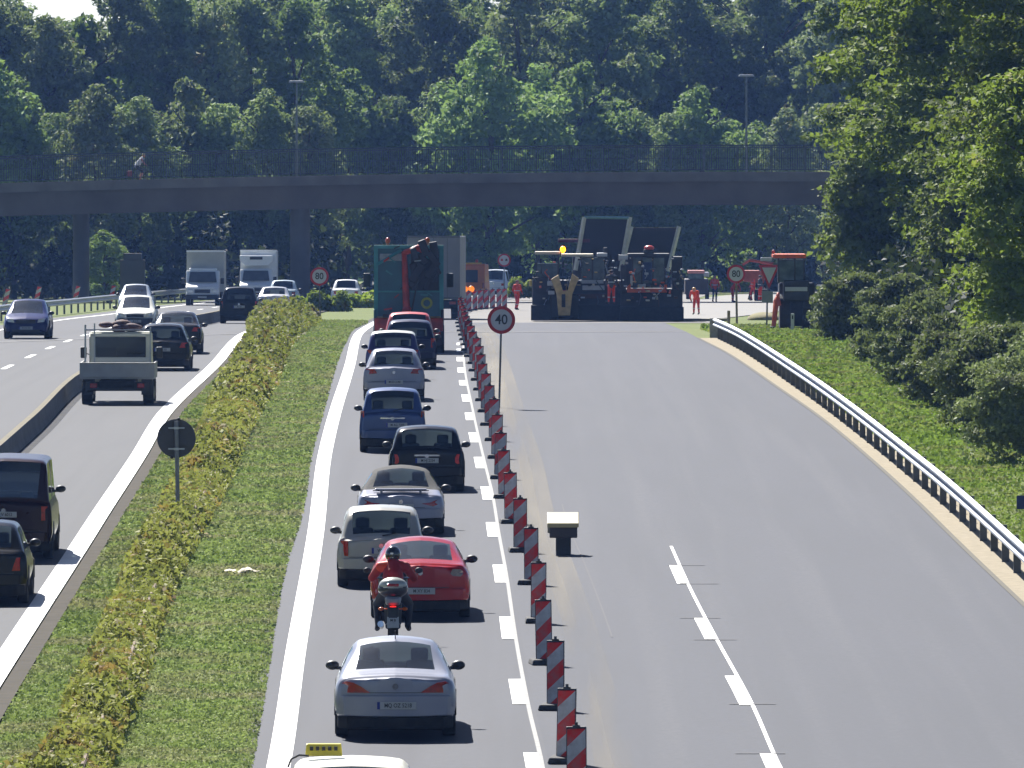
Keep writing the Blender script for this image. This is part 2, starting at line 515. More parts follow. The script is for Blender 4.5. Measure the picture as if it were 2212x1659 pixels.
# overhead cable's shadow, painted as a dark band over every carriageway
m_cshadow = mat('cable_shadow_dark', (.085,.085,.092), .8, noise=(6,(.12,.12,.125),.3))
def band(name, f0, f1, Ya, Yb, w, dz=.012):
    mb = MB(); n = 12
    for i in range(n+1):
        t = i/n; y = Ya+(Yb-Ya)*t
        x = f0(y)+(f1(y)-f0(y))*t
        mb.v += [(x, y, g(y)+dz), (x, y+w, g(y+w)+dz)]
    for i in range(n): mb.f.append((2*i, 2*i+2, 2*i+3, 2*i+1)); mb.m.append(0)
    return tag(mb.build(name, m_cshadow), kind='structure')
band('cable_shadow_left', FARL, off(LW,-.3), G(0,745).y, G(530,722).y, 1.6)
band('cable_shadow', off(OL,.2), off(BL,0), G(760,719).y, G(990,717).y, 1.6)
band('cable_shadow_right', off(BL,.5), RE, G(1080,718).y, G(1500,717).y, 1.6)

# ---------------------------------------------------------------- painted markings
W_P = mat('road_paint', (.80,.80,.78), .6, noise=(2.5,(.7,.7,.68),.3))
W_OLD = mat('road_paint_worn', (.24,.24,.23), .7, noise=(5,(.14,.14,.14),.3))
W_FAINT = mat('road_paint_faint', (.085,.085,.095), .8, spec=.22, noise=(7,(.05,.05,.06),.3))
ribbon('edge_line_left', off(LW,-.2), off(LW,.2), 120, 780, .006, W_P)
ribbon('edge_line_far', off(FARL,-.1), off(FARL,.1), 140, 780, .006, W_P)
ribbon('edge_line', off(OL,-.17), off(OL,.17), 120, 780, .006, W_P)
ribbon('kerb', off(LW,.24), off(LW,.52), 120, 700, .02, mat('kerb_concrete', (.085,.075,.06), .95, spec=.1, noise=(2,(.055,.05,.04),.3)))
ribbon('lane_line_thin', off(BL,-.03), off(BL,.035), 120, 470, .006, W_OLD)
def blocks(name, pxy, wl, wr, label=None):
    """dashes given by the picture rows of their far and near ends"""
    mb = MB()
    for (f, y0, y1) in pxy:
        a = G(CX, y1).y; b = G(CX, y0).y
        n = 2
        base = len(mb.v)
        for i in range(n+1):
            y = a+(b-a)*i/n
            mb.v += [(f(y)+wl, y, g(y)+.010), (f(y)+wr, y, g(y)+.010)]
        for i in range(n): mb.f.append((base+2*i, base+2*i+1, base+2*i+3, base+2*i+2)); mb.m.append(0)
    o = mb.build(name, W_P); tag(o, label, kind='structure'); return o
blocks('lane_blocks', [(BL,a,b) for a,b in ((1627,1700),(1468,1522),(1333,1381),(1221,1259),(1129,1160),(1052,1080),(988,1012),(935,956),(892,908),(853,868),(822,833),(795,805),(772,781),(754,761),(741,746))], -.235, -.02)
L2 = track([(140,4.1)] + trackpx([(1690,1659),(1633,1530),(1553,1383),(1490,1262),(1453,1180)]))
ribbon('second_lane_line', off(L2,-.06), off(L2,.0), 120, G(1453,1180).y, .006, W_P)
blocks('second_lane_blocks', [(L2,a,b) for a,b in ((1628,1700),(1461,1524),(1335,1383),(1221,1262))], -.235, -.03)
mb = MB()
for (x, y) in ((1482,1222),(1510,1262),(1512,1336),(1545,1383),(1625,1522),(1642,1629)):
    c = G(x, y); w = .36
    n = len(mb.v)
    for dx, dy in ((-w,0),(w,0),(w,.12),(-w,.12)): mb.v.append((c.x+dx, c.y+dy, g(c.y+dy)+.014))
    mb.f.append((n,n+1,n+2,n+3)); mb.m.append(0)
tag(mb.build('survey_marks', W_FAINT), kind='structure')
# dashes between the far lanes
MD = track([(300,-16.35),(343,-16.3),(400,-16.5),(500,-17.2),(560,-17.0),(640,-15.3),(700,-13.3),(790,-9.)])
mb = MB(); y = 290
while y < 760:
    base = len(mb.v)
    for i in range(3):
        yy = y+i*3
        mb.v += [(MD(yy)-.09, yy, g(yy)+.006), (MD(yy)+.09, yy, g(yy)+.006)]
    for i in range(2): mb.f.append((base+2*i, base+2*i+1, base+2*i+3, base+2*i+2)); mb.m.append(0)
    y += 18 if y > 380 else 17
tag(mb.build('far_lane_dashes', W_P), kind='structure')
# pale dusty wheel marks left of the beacons, and a faint line at its side
SD = track([(140,1.75)] + trackpx([(1345,1659),(1305,1500),(1262,1350),(1225,1240),(1180,1120),(1155,1000),(1122,900),(1092,800),(1070,740)]))
m_dust = bpy.data.materials.new('dust_on_asphalt'); m_dust.use_nodes = True
_nt = m_dust.node_tree; _b = _nt.nodes['Principled BSDF']
_tc = _nt.nodes.new('ShaderNodeTexCoord').outputs['Object']
_b.inputs['Base Color'].default_value = (.27,.245,.2,1); _b.inputs['Roughness'].default_value = .9
_f = noisen(_nt, mapn(_nt, _tc, (1,.018,1)), 1.1, .35, 1.0, 4, .5)
_nt.links.new(_f, _b.inputs['Alpha'])
ribbon('dust_strip', off(SD,-.75), off(SD,.2), 120, 470, .004, m_dust)
ribbon('dust_strip_inner', off(SD,-.38), off(SD,-.12), 120, 420, .008, m_dust)
ribbon('faint_line', off(SD,.40), off(SD,.43), 183, 232, .008, W_FAINT)
ribbon('gravel_verge', off(RE,.06), off(GR,.42), 100, 404, .0, mat('sandy_gravel', (.30,.25,.17), .95, noise=(5,(.2,.17,.11),.25), bump=(12,.5)))
ribbon('grass_edge', off(OE,-.12), off(OE,.02), 120, 640, .012, mat('grass_edge_dark', (.03,.032,.02), .95, noise=(3,(.06,.06,.04),.3)))
ribbon('gutter', off(RE,-.04), off(RE,.06), 100, 404, .01, mat('gutter_dark', (.05,.045,.035), .9, noise=(5,(.09,.08,.05),.3)))

# ---------------------------------------------------------------- grass (uncountable)
def scatter(n, f0, f1, Y0, Y1, seed, pw=1.6, h=.05):
    rng = np.random.default_rng(seed)
    u = rng.uniform(0, 1, n)**pw
    Y = Y0+(Y1-Y0)*u
    t = rng.uniform(0, 1, n)
    a = np.array([f0(v) for v in Y]); b = np.array([f1(v) for v in Y]); z = np.array([g(v) for v in Y])
    return np.stack([a+(b-a)*t, Y, z+h*rng.uniform(.2, 1.3, n)], 1)
gm = leafmat('grass_blades', (.155,.225,.07), (.26,.32,.12), (.36,.34,.2), (.45,.65), .3, .2, 0.02)
def grass(name, label, pts, size, seed, m=None):
    N = len(pts); rng = np.random.default_rng(seed)
    me = leaves(name, pts, size*rng.uniform(.6, 1.5, N)*(1+(pts[:,1]-150)/260), m or gm, seed=seed, nrm=np.tile(np.array([[0,-1.,.7]]), (N,1)), nb=.45)
    o = bpy.data.objects.new(name, me); link(o); tag(o, label, 'grass', kind='stuff')
HB0 = track([(140,-7.5)] + trackpx([(100,1659),(168,1500),(232,1350),(300,1200),(365,1080),(425,960),(470,850),(535,740),(560,690)]) + [(560,-9.7),(640,-8.4),(700,-6.7)])
HB1 = track([(140,-5.6)] + trackpx([(232,1659),(300,1500),(345,1350),(408,1200),(475,1080),(525,960),(585,850),(640,740),(720,690)]) + [(560,-7.6),(640,-6.3),(700,-4.6)])
grass('grass', 'short green and straw coloured grass on the right side of the median hedge', scatter(80000, off(HB1,-.2), off(OE,.05), 145, 480, 1, 1.9), .075, 1)
grass('grass', 'weedy green grass between the thick white line and the median hedge', scatter(44000, off(LW,.55), off(HB0,.3), 145, 440, 2, 1.9), .075, 2)
grass('grass', 'bright green grass behind the steel guardrail under the trees', scatter(90000, off(GR,.35), off(GR,7), 200, 440, 3, 1.2, .12), .085, 3,
      leafmat('verge_grass', (.10,.17,.025), (.17,.25,.05), (.25,.25,.11), (.45,.65), .35, .2, 0.02))

# ---------------------------------------------------------------- overgrown median hedge
def hedge_pts(n, Y0, Y1, hfun, seed, pw=1.4):
    rng = np.random.default_rng(seed)
    Y = Y0+(Y1-Y0)*rng.uniform(0, 1, n)**pw
    t = rng.beta(1.0, 1.0, n)
    a = np.array([HB0(v) for v in Y]); b = np.array([HB1(v) for v in Y]); z = np.array([g(v) for v in Y])
    h = np.array([hfun(v) for v in Y])
    lump = .5+.28*np.sin(Y*.55+2*np.sin(Y*.21))+.3*np.sin(Y*1.35+t*4)+.2*np.sin(Y*.13)
    lump = np.clip(lump, .6, 1.2)
    top = h*lump*(1-np.abs(2*t-1)**4*.75)
    zz = z+top*np.sqrt(rng.uniform(.15, 1, n))
    return np.stack([a+(b-a)*t+rng.normal(0,.05,n), Y, zz], 1)
hm = leafmat('creeper_leaves', (.13,.15,.04), (.27,.27,.08), (.30,.17,.07), (.55,.66), .35, .45)
hm2 = leafmat('bush_leaves_yellow', (.13,.19,.02), (.22,.28,.04), (.24,.13,.04), (.6,.75), .4, .6)
hh = pchip([140,200,300,400,480,600,720],[.66,.7,.8,.95,1.15,1.2,1.2])
P1 = hedge_pts(135000, 143, 330, hh, 11, 1.35)
me = leaves('hedge', P1, np.random.default_rng(5).uniform(.06,.15,len(P1))*(1+(P1[:,1]-150)/260), hm, seed=11, up=.5)
hedge = bpy.data.objects.new('hedge', me); link(hedge)
tag(hedge, 'low hedge of creeper with reddish tips overgrowing the barrier in the median', 'hedge')
P2 = hedge_pts(30000, 325, 470, hh, 12, 1.0)
me = leaves('hedge', P2, np.random.default_rng(6).uniform(.1,.24,len(P2)), hm, seed=12, up=.4)
hedge2 = bpy.data.objects.new('hedge', me); link(hedge2)
tag(hedge2, 'taller bushy part of the median hedge beside the crest of the road', 'hedge')
# round bushes further along the median and beyond
def bush(x, y, w, h, label, m, n=2200, size=.28, seed=0, dY=0, name='bush', group=None):
    c = G(x, y); s = F/c.y
    rx = w/s/2; rz = h/s
    rng = np.random.default_rng(seed+100)
    P = []
    for i in range(7):
        cc = rng.uniform(-1, 1, 3)*np.array([rx*.75, rx*.5, .0])
        q = rng.normal(size=(n//7, 3)); q /= np.linalg.norm(q, axis=1)[:, None]
        q[:, 2] = np.abs(q[:, 2])
        P.append(q*np.array([rx*.5, rx*.45, rz*rng.uniform(.6, 1.05)])*rng.uniform(.5, 1.0, (n//7, 1))+cc)
    P = np.concatenate(P)
    me = leaves(name, P, size*rng.uniform(.6, 1.4, len(P)), m, seed=seed, up=.3)
    o = bpy.data.objects.new(name, me); link(o); o.location = (c.x, c.y+dY, c.z)
    tag(o, label, 'bush', group)
    return o
bush(640,688,90,34,'russet tipped bush at the foot of the round bridge column',hm,seed=1)
bush(705,672,90,44,'yellow green bush under the round speed sign in the median',hm2,seed=2)
bush(770,664,90,30,'bright yellow green bush left of the teal lorry',hm2,seed=3)
bush(572,700,60,32,'green bush at the far end of the thick white line',hm,seed=4)
bush(622,668,70,30,'olive green bush right of the black off roader at the hedge end',hm2,seed=21)
bush(668,652,90,26,'yellowish bush around the foot of the bridge column',hm2,seed=22)
bush(740,652,90,24,'flat bright green bush below the white car roof',hm2,seed=23)
bush(795,650,60,26,'bright green bush touching the left side of the teal lorry',hm2,seed=24)
bush(1120,655,86,46,'bright green bush behind the worker left of the paving machines',hm2,seed=5,dY=30)
bush(1185,648,50,30,'small green bush half hidden by the left paving machine',hm2,seed=6,dY=30)
bush(1540,640,70,36,'bright green bush behind the workers right of the machines',hm2,seed=7,dY=30)
bush(1610,636,70,30,'low green bush behind the second round sign',hm2,seed=8,dY=30)

# steel barrier under the creeper: two rusty rails joined by rungs
M_RUST = mat('rusty_steel', (.10,.05,.028), .85, .1, noise=(3,(.2,.15,.1),.25))
brr = thing('median_barrier', (0,0,0), 'rusty double rail barrier overgrown by creeper along the median', 'barrier')
for side, f in (('l', lambda y: HB0(y)+.28), ('r', lambda y: HB1(y)-.22)):
    mb = MB(); y = 143
    pr = None
    while y < 330:
        p = (f(y), y, g(y)+.37)
        if pr: mb.tube([pr, p], .035, 6, cap=False)
        pr = p; y += 4
    mb.build('rail', M_RUST, brr)
for k in range(45):
    y = 145+k*4
    mb = MB(); mb.tube([(HB0(y)+.28, y, g(y)+.36), (HB1(y)-.22, y, g(y)+.36)], .03, 6)
    mb.build('crossbar', M_GALV if k % 3 == 0 else M_RUST, brr)
    mb = MB(); mb.box((HB1(y)-.25, y+.1, g(y)+.2), (.08,.08,.4)); mb.build('post', M_RUST, brr)
    mb = MB(); mb.box((HB0(y)+.3, y+.1, g(y)+.2), (.08,.08,.4)); mb.build('post', M_RUST, brr)

# ---------------------------------------------------------------- concrete dividing wall of the left road
def wallstrip(name, f, Y0, Y1, h, w, m, top_m, label, cat):
    mb = MB(); ysl = [Y0+(Y1-Y0)*i/90 for i in range(91)]
    for y in ysl:
        z = g(y); x = f(y)
        mb.v += [(x+w*.5, y, z-.02), (x+w*.32, y, z+h*.35), (x+w*.22, y, z+h), (x-w*.22, y, z+h), (x-w*.32, y, z+h*.35), (x-w*.5, y, z-.02)]
    for i in range(90):
        for k in range(5):
            a = 6*i+k; mb.f.append((a, a+6, a+7, a+1)); mb.m.append(1 if k == 2 else 0)
    mb.f.append((0,1,2,3,4,5)); mb.m.append(0); mb.f.append(tuple(6*90+5-k for k in range(6))); mb.m.append(0)
    o = mb.build(name, [m, top_m]); return tag(o, label, cat)
wallstrip('concrete_barrier', off(DIV,-.2), 120, 640, .48, .36, mat('barrier_concrete', (.2,.2,.195), .9, noise=(1.5,(.12,.12,.118),.3), bump=(9,.4)), mat('barrier_top_lichen', (.15,.125,.07), .9, noise=(1.2,(.08,.07,.04),.3)),
          'long low concrete barrier with lichen stained top dividing the left road', 'barrier')

ribbon('gutter_left', off(DIV,-.05), off(DIV,.22), 120, 640, .005, mat('gutter_mottled', (.03,.032,.036), .9, spec=.1, noise=(4,(.07,.07,.075),.2)))
# ---------------------------------------------------------------- guardrails
def wbeam(mb, f, Y0, Y1, z0, side, step=4.0):
    """a W profile beam; side=-1 faces the road at its left"""
    prof = [(0,.0),(.085,.045),(.085,.085),(.0,.14),(.0,.17),(.085,.225),(.085,.265),(0,.31)]
    n = int((Y1-Y0)/step)
    base = len(mb.v)
    for i in range(n+1):
        y = Y0+i*step
        for (d, h) in prof: mb.v.append((f(y)+side*(.04+d), y, g(y)+z0+h))
    for i in range(n):
        for k in range(7):
            a = base+8*i+k; mb.f.append((a, a+1, a+9, a+8) if side < 0 else (a, a+8, a+9, a+1)); mb.m.append(0)
gr = thing('guardrail', (0,0,0), 'long double sided galvanised guardrail curving along the right verge', 'guardrail')
YE = G(1548,730).y
mb = MB(); wbeam(mb, off(GR, -.08), 118, YE, .46, -1)
o = mb.build('beam', mat('beam_zinc', (.40,.44,.50), .5, .35, noise=(.6,(.3,.33,.38),.3)), gr); so = o.modifiers.new('thick', 'SOLIDIFY'); so.thickness = .006
k = 0; y = 120.0
while y < YE:
    mb = MB(); x = GR(y)
    mb.box((x, y, g(y)+.30), (.11, .06, .62)); mb.box((x-.065, y, g(y)+.3), (.014, .11, .62)); mb.box((x+.065, y, g(y)+.3), (.014, .11, .62))
    mb.box((x-.05, y, g(y)+.63), (.16, .07, .2))
    mb.build('post', M_POST, gr); y += 4.0
mb = MB(); mb.box((GR(YE)-.04, YE+.6, g(YE)+.36), (.42,.1,.75)); mb.build('end_plate', mat('end_plate_steel', (.4,.39,.34), .6,.3, noise=(6,(.25,.24,.2),.3)), gr)
gf = thing('guardrail', (0,0,0), 'distant grey guardrail along the far left edge of the road', 'guardrail')
FG = off(FARL, -2.4)
mb = MB(); wbeam(mb, FG, 300, 760, .45, 1); mb.build('beam', M_GALV, gf).modifiers.new('thick', 'SOLIDIFY').thickness = .01
y = 420
while y < 700:
    mb = MB(); mb.box((FG(y), y, g(y)+.3), (.1, .08, .62)); mb.build('post', M_POST, gf); y += 6

# ---------------------------------------------------------------- bridge
m_conc = mat('bridge_concrete', (.15,.125,.105), .9, noise=(.5,(.085,.068,.058),.3), bump=(4,.3))
m_fasc = mat('bridge_fascia', (.17,.15,.13), .9, noise=(.8,(.10,.088,.078),.3))
BY = 640.0; bs = F/BY
def brz(x):      # height of the deck's upper edge at world x
    px = x*bs+CX
    py = 372+(px-1650)**2*9.0e-6
    return at(CX, py, BY).z
br = thing('road_bridge', (0,BY,0), 'dark concrete road bridge crossing over the motorway', 'bridge')
BX = [-64+2*i for i in range(53)]
def sweep(name, prof, m):
    """prof: (dy, dz) below the deck edge"""
    mb = MB(); k = len(prof)
    for x in BX:
        z = brz(x)
        for (dy, dz) in prof: mb.v.append((x, dy, z+dz))
    for i in range(len(BX)-1):
        for j in range(k):
            a = i*k+j; b = i*k+(j+1) % k
            mb.f.append((a, b, b+k, a+k)); mb.m.append(0)
    mb.f.append(tuple(range(k))[::-1]); mb.m.append(0); mb.f.append(tuple((len(BX)-1)*k+j for j in range(k))); mb.m.append(0)
    return mb.build(name, m, br)
sweep('deck', [(-.2,-.55),(-.2,.0),(.35,.0),(.35,-.2),(9.6,-.2),(9.6,.0),(10.2,.0),(10.2,-.55)], m_fasc)
sweep('girder', [(.9,-1.98),(.7,-.552),(3.4,-.552),(3.2,-1.98)], m_conc)
sweep('girder', [(6.9,-1.98),(6.7,-.552),(9.4,-.552),(9.2,-1.98)], m_conc)
cz = G(647,658)
for nm, px, w, YY in (('pier', 647, 1.2, BY+2), ('pier', 168, 1.0, BY+5)):
    x = (px-CX)/bs; mb = MB()
    mb.tube([(x, YY-BY, g(BY)-.3), (x, YY-BY, brz(x)-1.98)], w/2, 24)
    mb.build('pier', mat('pier_concrete', (.13,.12,.11), .85, noise=(1.0,(.09,.084,.078),.3), bump=(6,.3)), br, smooth='auto')
mb = MB(); x = (275-CX)/bs; mb.box((x, 9, g(BY)+1.0), (1.5,.8,2.9)); mb.box((x,9,g(BY)+2.6),(1.1,.7,.5))
mb.build('abutment_block', mat('abutment_concrete', (.12,.115,.11), .9, noise=(1,(.08,.078,.07),.3)), br, bev=.03)
# railing: top rail, posts and mesh of bars
m_rail = mat('bridge_railing_paint', (.05,.06,.055), .6, .2, noise=(2,(.075,.085,.08),.3))
rl = MB()
for hgt, r in ((1.62,.05),(.16,.03),(.85,.022)):
    rl.tube([(x, -.05, brz(x)+hgt) for x in BX], r, 6)
o_rail = rl.build('railing', m_rail, br)
for i in range(52):
    x = -63.2+i*2.02; mb = MB(); mb.box((x, -.05, brz(x)+.8), (.07,.07,1.62)); mb.build('railing_post', m_rail, br)
mb = MB(); x = -64.
while x < 40:
    mb.box((x, -.05, brz(x)+.88), (.036,.03,1.46)); x += .135
mb.build('railing_bars', m_rail, br)['kind'] = 'stuff'
rl = MB(); rl.tube([(x, 9.9, brz(x)+1.5) for x in BX], .04, 6)
x = -64.
while x < 40:
    rl.box((x, 9.9, brz(x)+.8), (.022,.02,1.4)); x += .16
rl.build('far_railing', m_rail, br)
# lamp posts on the bridge
M_LAMP = mat('lamp_head', (.5,.52,.5), .4, .3, noise=(9,(.35,.36,.35),.3))
for px, top, label in ((641,176,'street lamp on the bridge above the round column'),(1612,163,'street lamp on the bridge near the right hand trees')):
    x = (px-CX)*(BY+8)/F; z0 = brz((px-CX)/bs)-.2
    zt = at(px, top, BY+8).z
    t = thing('street_lamp', (x, BY+8, z0), label, 'street lamp', 'lamps on the bridge')
    mb = MB(); mb.tube([(0,0,0),(0,0,zt-z0)], [.09,.045], 8); mb.build('pole', mat('lamp_pole', (.16,.19,.17), .5,.4, noise=(4,(.11,.13,.12),.3)), t)
    mb = MB(); mb.box((0,0,zt-z0), (1.0,.34,.12), taper=(.8,.7)); mb.build('lamp_head', M_LAMP, t, bev=.03)

# ---------------------------------------------------------------- trees
LM = [leafmat('leaves_mid_green', (.10,.15,.055), (.19,.25,.095), (.2,.17,.08), (.62,.75), .36, .22),
      leafmat('leaves_bright_green', (.10,.165,.045), (.16,.24,.075), None, trans=.4, scale=.22),
      leafmat('leaves_dull_green', (.105,.145,.065), (.19,.23,.10), (.2,.15,.07), (.6,.72), .34, .2),
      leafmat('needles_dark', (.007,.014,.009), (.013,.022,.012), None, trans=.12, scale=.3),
      leafmat('leaves_near_green', (.065,.105,.014), (.15,.20,.032), (.24,.22,.06), (.6,.75), .42, .35),
      leafmat('leaves_near_dark', (.05,.08,.018), (.115,.145,.04), (.12,.07,.03), (.66,.75), .38, .35)]
BARK = mat('bark', (.06,.048,.036), .95, noise=(3,(.1,.085,.065),.3), bump=(10,.6))
def trunk_mesh(seed, h, r, rx):
    rnd = random.Random(seed); mb = MB()
    pts = [(0,0,-.3)]
    for i in range(1, 7): pts.append((rnd.uniform(-.2,.2)*i*.4, rnd.uniform(-.2,.2)*i*.4, h*.85*i/6))
    mb.tube(pts, [r*(1-.85*i/6) for i in range(7)], 8)
    for i in range(9):
        k = rnd.randint(1, 5); p = Vector(pts[k]); a = rnd.uniform(0, 2*math.pi)
        q = p+Vector((math.cos(a)*rx*.6, math.sin(a)*rx*.6, h*.16)); mid = (p+q)/2+Vector((0,0,h*.03))
        mb.tube([p, mid, q], [r*.4, r*.24, r*.08], 5)
    me_o = mb.build('trunk', BARK); me = me_o.data; bpy.data.objects.remove(me_o); return me
TREE_MESH = []
for i, (rx, h, z0, ncl, nl, size, mi) in enumerate([(4.6,15,1.0,150,95,.35,0),(4.2,13.5,.8,140,95,.34,1),(5.0,20,2.0,180,95,.36,0),(4.4,18,1.5,160,95,.35,2),(5.4,24,3.0,210,95,.4,0),(3.6,17,1.5,130,95,.32,1)]):
    P, D = crown_pts(20+i, rx, rx*.85, z0, h, ncl, nl, (.5,1.25), .65)
    rng = np.random.default_rng(i)
    cm = leaves('crown', P, size*rng.uniform(.55,1.4,len(P)), LM[mi], seed=i, up=.35, nrm=D, nb=.35)
    TREE_MESH.append((cm, trunk_mesh(i, h, .28, rx), h, mi))
def tree(x, Y, h, k, label, rz=0.0, mi=None, group=None, name='tree', wide=1.0):
    cm, tm, h0, m0 = TREE_MESH[k]
    sc = h/h0
    t = thing(name, (x, Y, g(Y)-.05 if Y < 865 else g(Y)), label, 'tree', group, rz)
    c = bpy.data.objects.new('crown', cm); link(c, t); c.scale = (max(sc,.75)*wide, max(sc,.75)*wide, sc)
    if mi is not None and mi != m0:
        c.data = cm
        c.material_slots[0].link = 'OBJECT'; c.material_slots[0].material = LM[mi]
    w = bpy.data.objects.new('trunk', tm); link(w, t); w.scale = c.scale
    return t
FRONT = [ # picture x, picture y of the top, mesh, material, label
 (-40,120,1,1,'bright yellow green tree at the left edge behind the bridge'),
 (30,175,5,1,'light green tree just behind the bridge railing at far left'),
 (120,250,0,0,'mid green tree behind the railing left of the cyclist'),
 (205,190,3,2,'dull green tree standing behind the cyclist'),
 (300,215,0,0,'dense green tree right above the cyclist'),
 (395,180,1,2,'grey green tree between the cyclist and the left bridge lamp'),
 (480,230,0,0,'bushy green tree left of the left bridge lamp'),
 (575,200,3,0,'dark green tree just left of the left bridge lamp'),
 (665,235,0,2,'low dark crown right of the left bridge lamp'),
 (750,160,1,1,'fresh green crown behind the bridge above the teal lorry'),
 (850,215,0,0,'dark green tree behind the bridge above the teal lorry'),
 (950,190,3,0,'deep green tree behind the middle of the bridge'),
 (1060,95,1,1,'bright pale green tree behind the middle of the bridge'),
 (1165,150,5,1,'pale green crown above the paving machines'),
 (1260,145,1,1,'light green rounded tree above the left paver'),
 (1360,240,0,2,'grey green tree above the right paver'),
 (1450,250,0,0,'dark low tree behind the railing right of the pavers'),
 (1515,195,1,1,'bright green narrow tree left of the right bridge lamp'),
 (1640,270,1,1,'small bright green tree by the right bridge lamp'),
 (1700,240,3,2,'hazy grey green tree right of the right bridge lamp'),
 (1780,230,0,2,'hazy tree half hidden by the near right trees'),
]
rnd = random.Random(3)
for i, (px, py, k, mi, lab) in enumerate(FRONT):
    Y = 680+rnd.uniform(-6, 8) + (70 if px > 700 else 0)
    X = (px-CX)*Y/F; h = at(px, py, Y).z-g(Y)
    tree(X, Y, h*1.02, k, lab, rnd.uniform(0, 6.2), mi, 'trees behind the bridge')
# second and third rows, taller, closing the wood
row2 = [(-60,-40,2,3),(20,20,4,2),(105,50,3,2),(185,52,1,1),(275,-30,4,2),(370,-40,4,0),(455,30,2,2),(540,-10,4,0),(640,20,2,1),(740,-30,4,0),(840,40,2,0),(930,-40,4,2),(1020,20,4,0),(1120,-30,2,2),(1215,30,4,0),(1300,-40,4,0),(1400,60,2,2),(1480,-30,4,0),(1560,40,4,2),(1650,-30,2,0),(1730,90,4,2),(1810,-10,4,2),(1900,-30,4,0),(2010,0,4,0)]
for i, (px, py, k, mi) in enumerate(row2):
    Y = 722+rnd.uniform(-8, 8)+(62 if px > 700 else 0)
    X = (px-CX)*Y/F; h = at(px, py, Y).z-g(Y)
    LMK = [(0,'left photo edge'),(302,'cyclist'),(641,'left bridge lamp'),(883,'teal lorry'),(1083,'sign reading 40'),(1245,'left paver'),(1405,'right paver'),(1612,'right bridge lamp'),(1800,'near right trees'),(2100,'right photo edge')]
    ld_ = min(LMK, key=lambda q: abs(q[0]-px)); shade = {0:'mid green',1:'light green',2:'dull green',3:'dark'}[mi]
    lab = '%s tall tree of the second row, its top %s the %s' % (shade, 'left of' if px < ld_[0]-12 else ('right of' if px > ld_[0]+12 else 'above'), ld_[1])
    if px < 0: lab = 'dark conifer like tree in the top left corner of the photo'
    elif px == 105: lab = 'dull lower tree top under the left of the open sky patch'
    elif px == 185: lab = 'light lower tree top under the right of the open sky patch'
    tree(X, Y, h*1.03, k, lab, rnd.uniform(0, 6.2), mi, 'tall trees of the second row')
for r in range(2):
    for i in range(19):
        px = -120+i*125+rnd.uniform(-25, 25); Y = 800+r*36+rnd.uniform(-6, 6)
        top = rnd.uniform(-110, -20)
        if 20 < px < 320: top = 50
        X = (px-CX)*Y/F; h = at(px, top, Y).z-g(Y)
        tree(X, Y, h, 4 if i % 2 else 2, 'tree of the back rows filling the wood behind the others', rnd.uniform(0, 6.2), 2 if i % 3 else 0, 'back row trees', wide=1.15)
# small lit tree under the bridge
tree((225-CX)/F*655, 655, 4.4, 1, 'small sunlit green tree under the left part of the bridge', 1.0, 1, wide=.55)
# undergrowth behind the bridge
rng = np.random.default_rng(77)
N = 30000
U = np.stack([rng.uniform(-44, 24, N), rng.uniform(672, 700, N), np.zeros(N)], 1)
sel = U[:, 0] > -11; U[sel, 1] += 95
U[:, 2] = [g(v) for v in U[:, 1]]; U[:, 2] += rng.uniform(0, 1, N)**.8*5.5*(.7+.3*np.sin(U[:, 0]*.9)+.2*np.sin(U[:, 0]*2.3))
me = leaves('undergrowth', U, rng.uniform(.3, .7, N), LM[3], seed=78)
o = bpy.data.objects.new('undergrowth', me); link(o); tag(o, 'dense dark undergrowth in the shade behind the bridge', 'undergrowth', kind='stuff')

# near trees on the right
def neartree(px, Y, h, rx, z0, ncl, nl, size, mi, seed, label, name='tree', rcl=(.22,.6), cat='tree', group='trees on the right verge', trunk=True, up=.5):
    X = (px-CX)*Y/F
    P, D = crown_pts(seed, rx, rx, z0, h, ncl, nl, rcl, .7, .42)
    P = P[P[:, 2] > .02]; D = D[:len(P)]
    rng = np.random.default_rng(seed)
    t = thing(name, (X, Y, g(Y)), label, cat, group)
    me = leaves('crown' if trunk else 'foliage', P, size*rng.uniform(.5, 1.5, len(P)), LM[mi], seed=seed, up=up)
    link(bpy.data.objects.new(me.name, me), t)
    if trunk: link(bpy.data.objects.new('trunk', trunk_mesh(seed, h*.9, .2, rx)), t)
def bough(px, Y, h, rx, z0, nlobe, size, mi, seed, label, rl=(1.1,1.9)):
    X = (px-CX)*Y/F
    P, D = lobed_crown(seed, rx, z0, h, nlobe, 34, 22, rl)
    rng = np.random.default_rng(seed)
    t = thing('tree', (X, Y, g(Y)), label, 'tree', 'trees on the right verge')
    me = leaves('crown', P, size*rng.uniform(.5, 1.4, len(P)), LM[mi], seed=seed, up=.6, nrm=D, nb=.3)
    link(bpy.data.objects.new('crown', me), t); link(bpy.data.objects.new('trunk', trunk_mesh(seed, h*.9, .22, rx)), t)
bough(2040, 462, 20, 4.9, 2.2, 100, .30, 4, 51, 'big leafy tree hiding the right end of the bridge')
bough(1958, 405, 11.0, 2.5, 1.2, 46, .24, 5, 52, 'tree on the right verge with reddish leaves at its left edge', (.8,1.4))
bough(2150, 372, 19, 4.4, 3.0, 110, .24, 4, 53, 'tall green tree in the middle of the right hand group')
bough(2330, 322, 17.5, 4.4, 3.0, 110, .21, 4, 54, 'bright green tree at the right edge of the photo')
bough(2145, 345, 8.0, 2.3, 1.4, 48, .2, 5, 55, 'shorter dark tree leaning over the right verge', (.8,1.3))
bough(2290, 285, 9.5, 2.5, 1.6, 56, .175, 4, 56, 'lower tree standing nearest the camera at the right edge', (.8,1.3))
bough(2150, 505, 22, 5.2, 3, 80, .34, 5, 57, 'tree behind the group at the upper right')
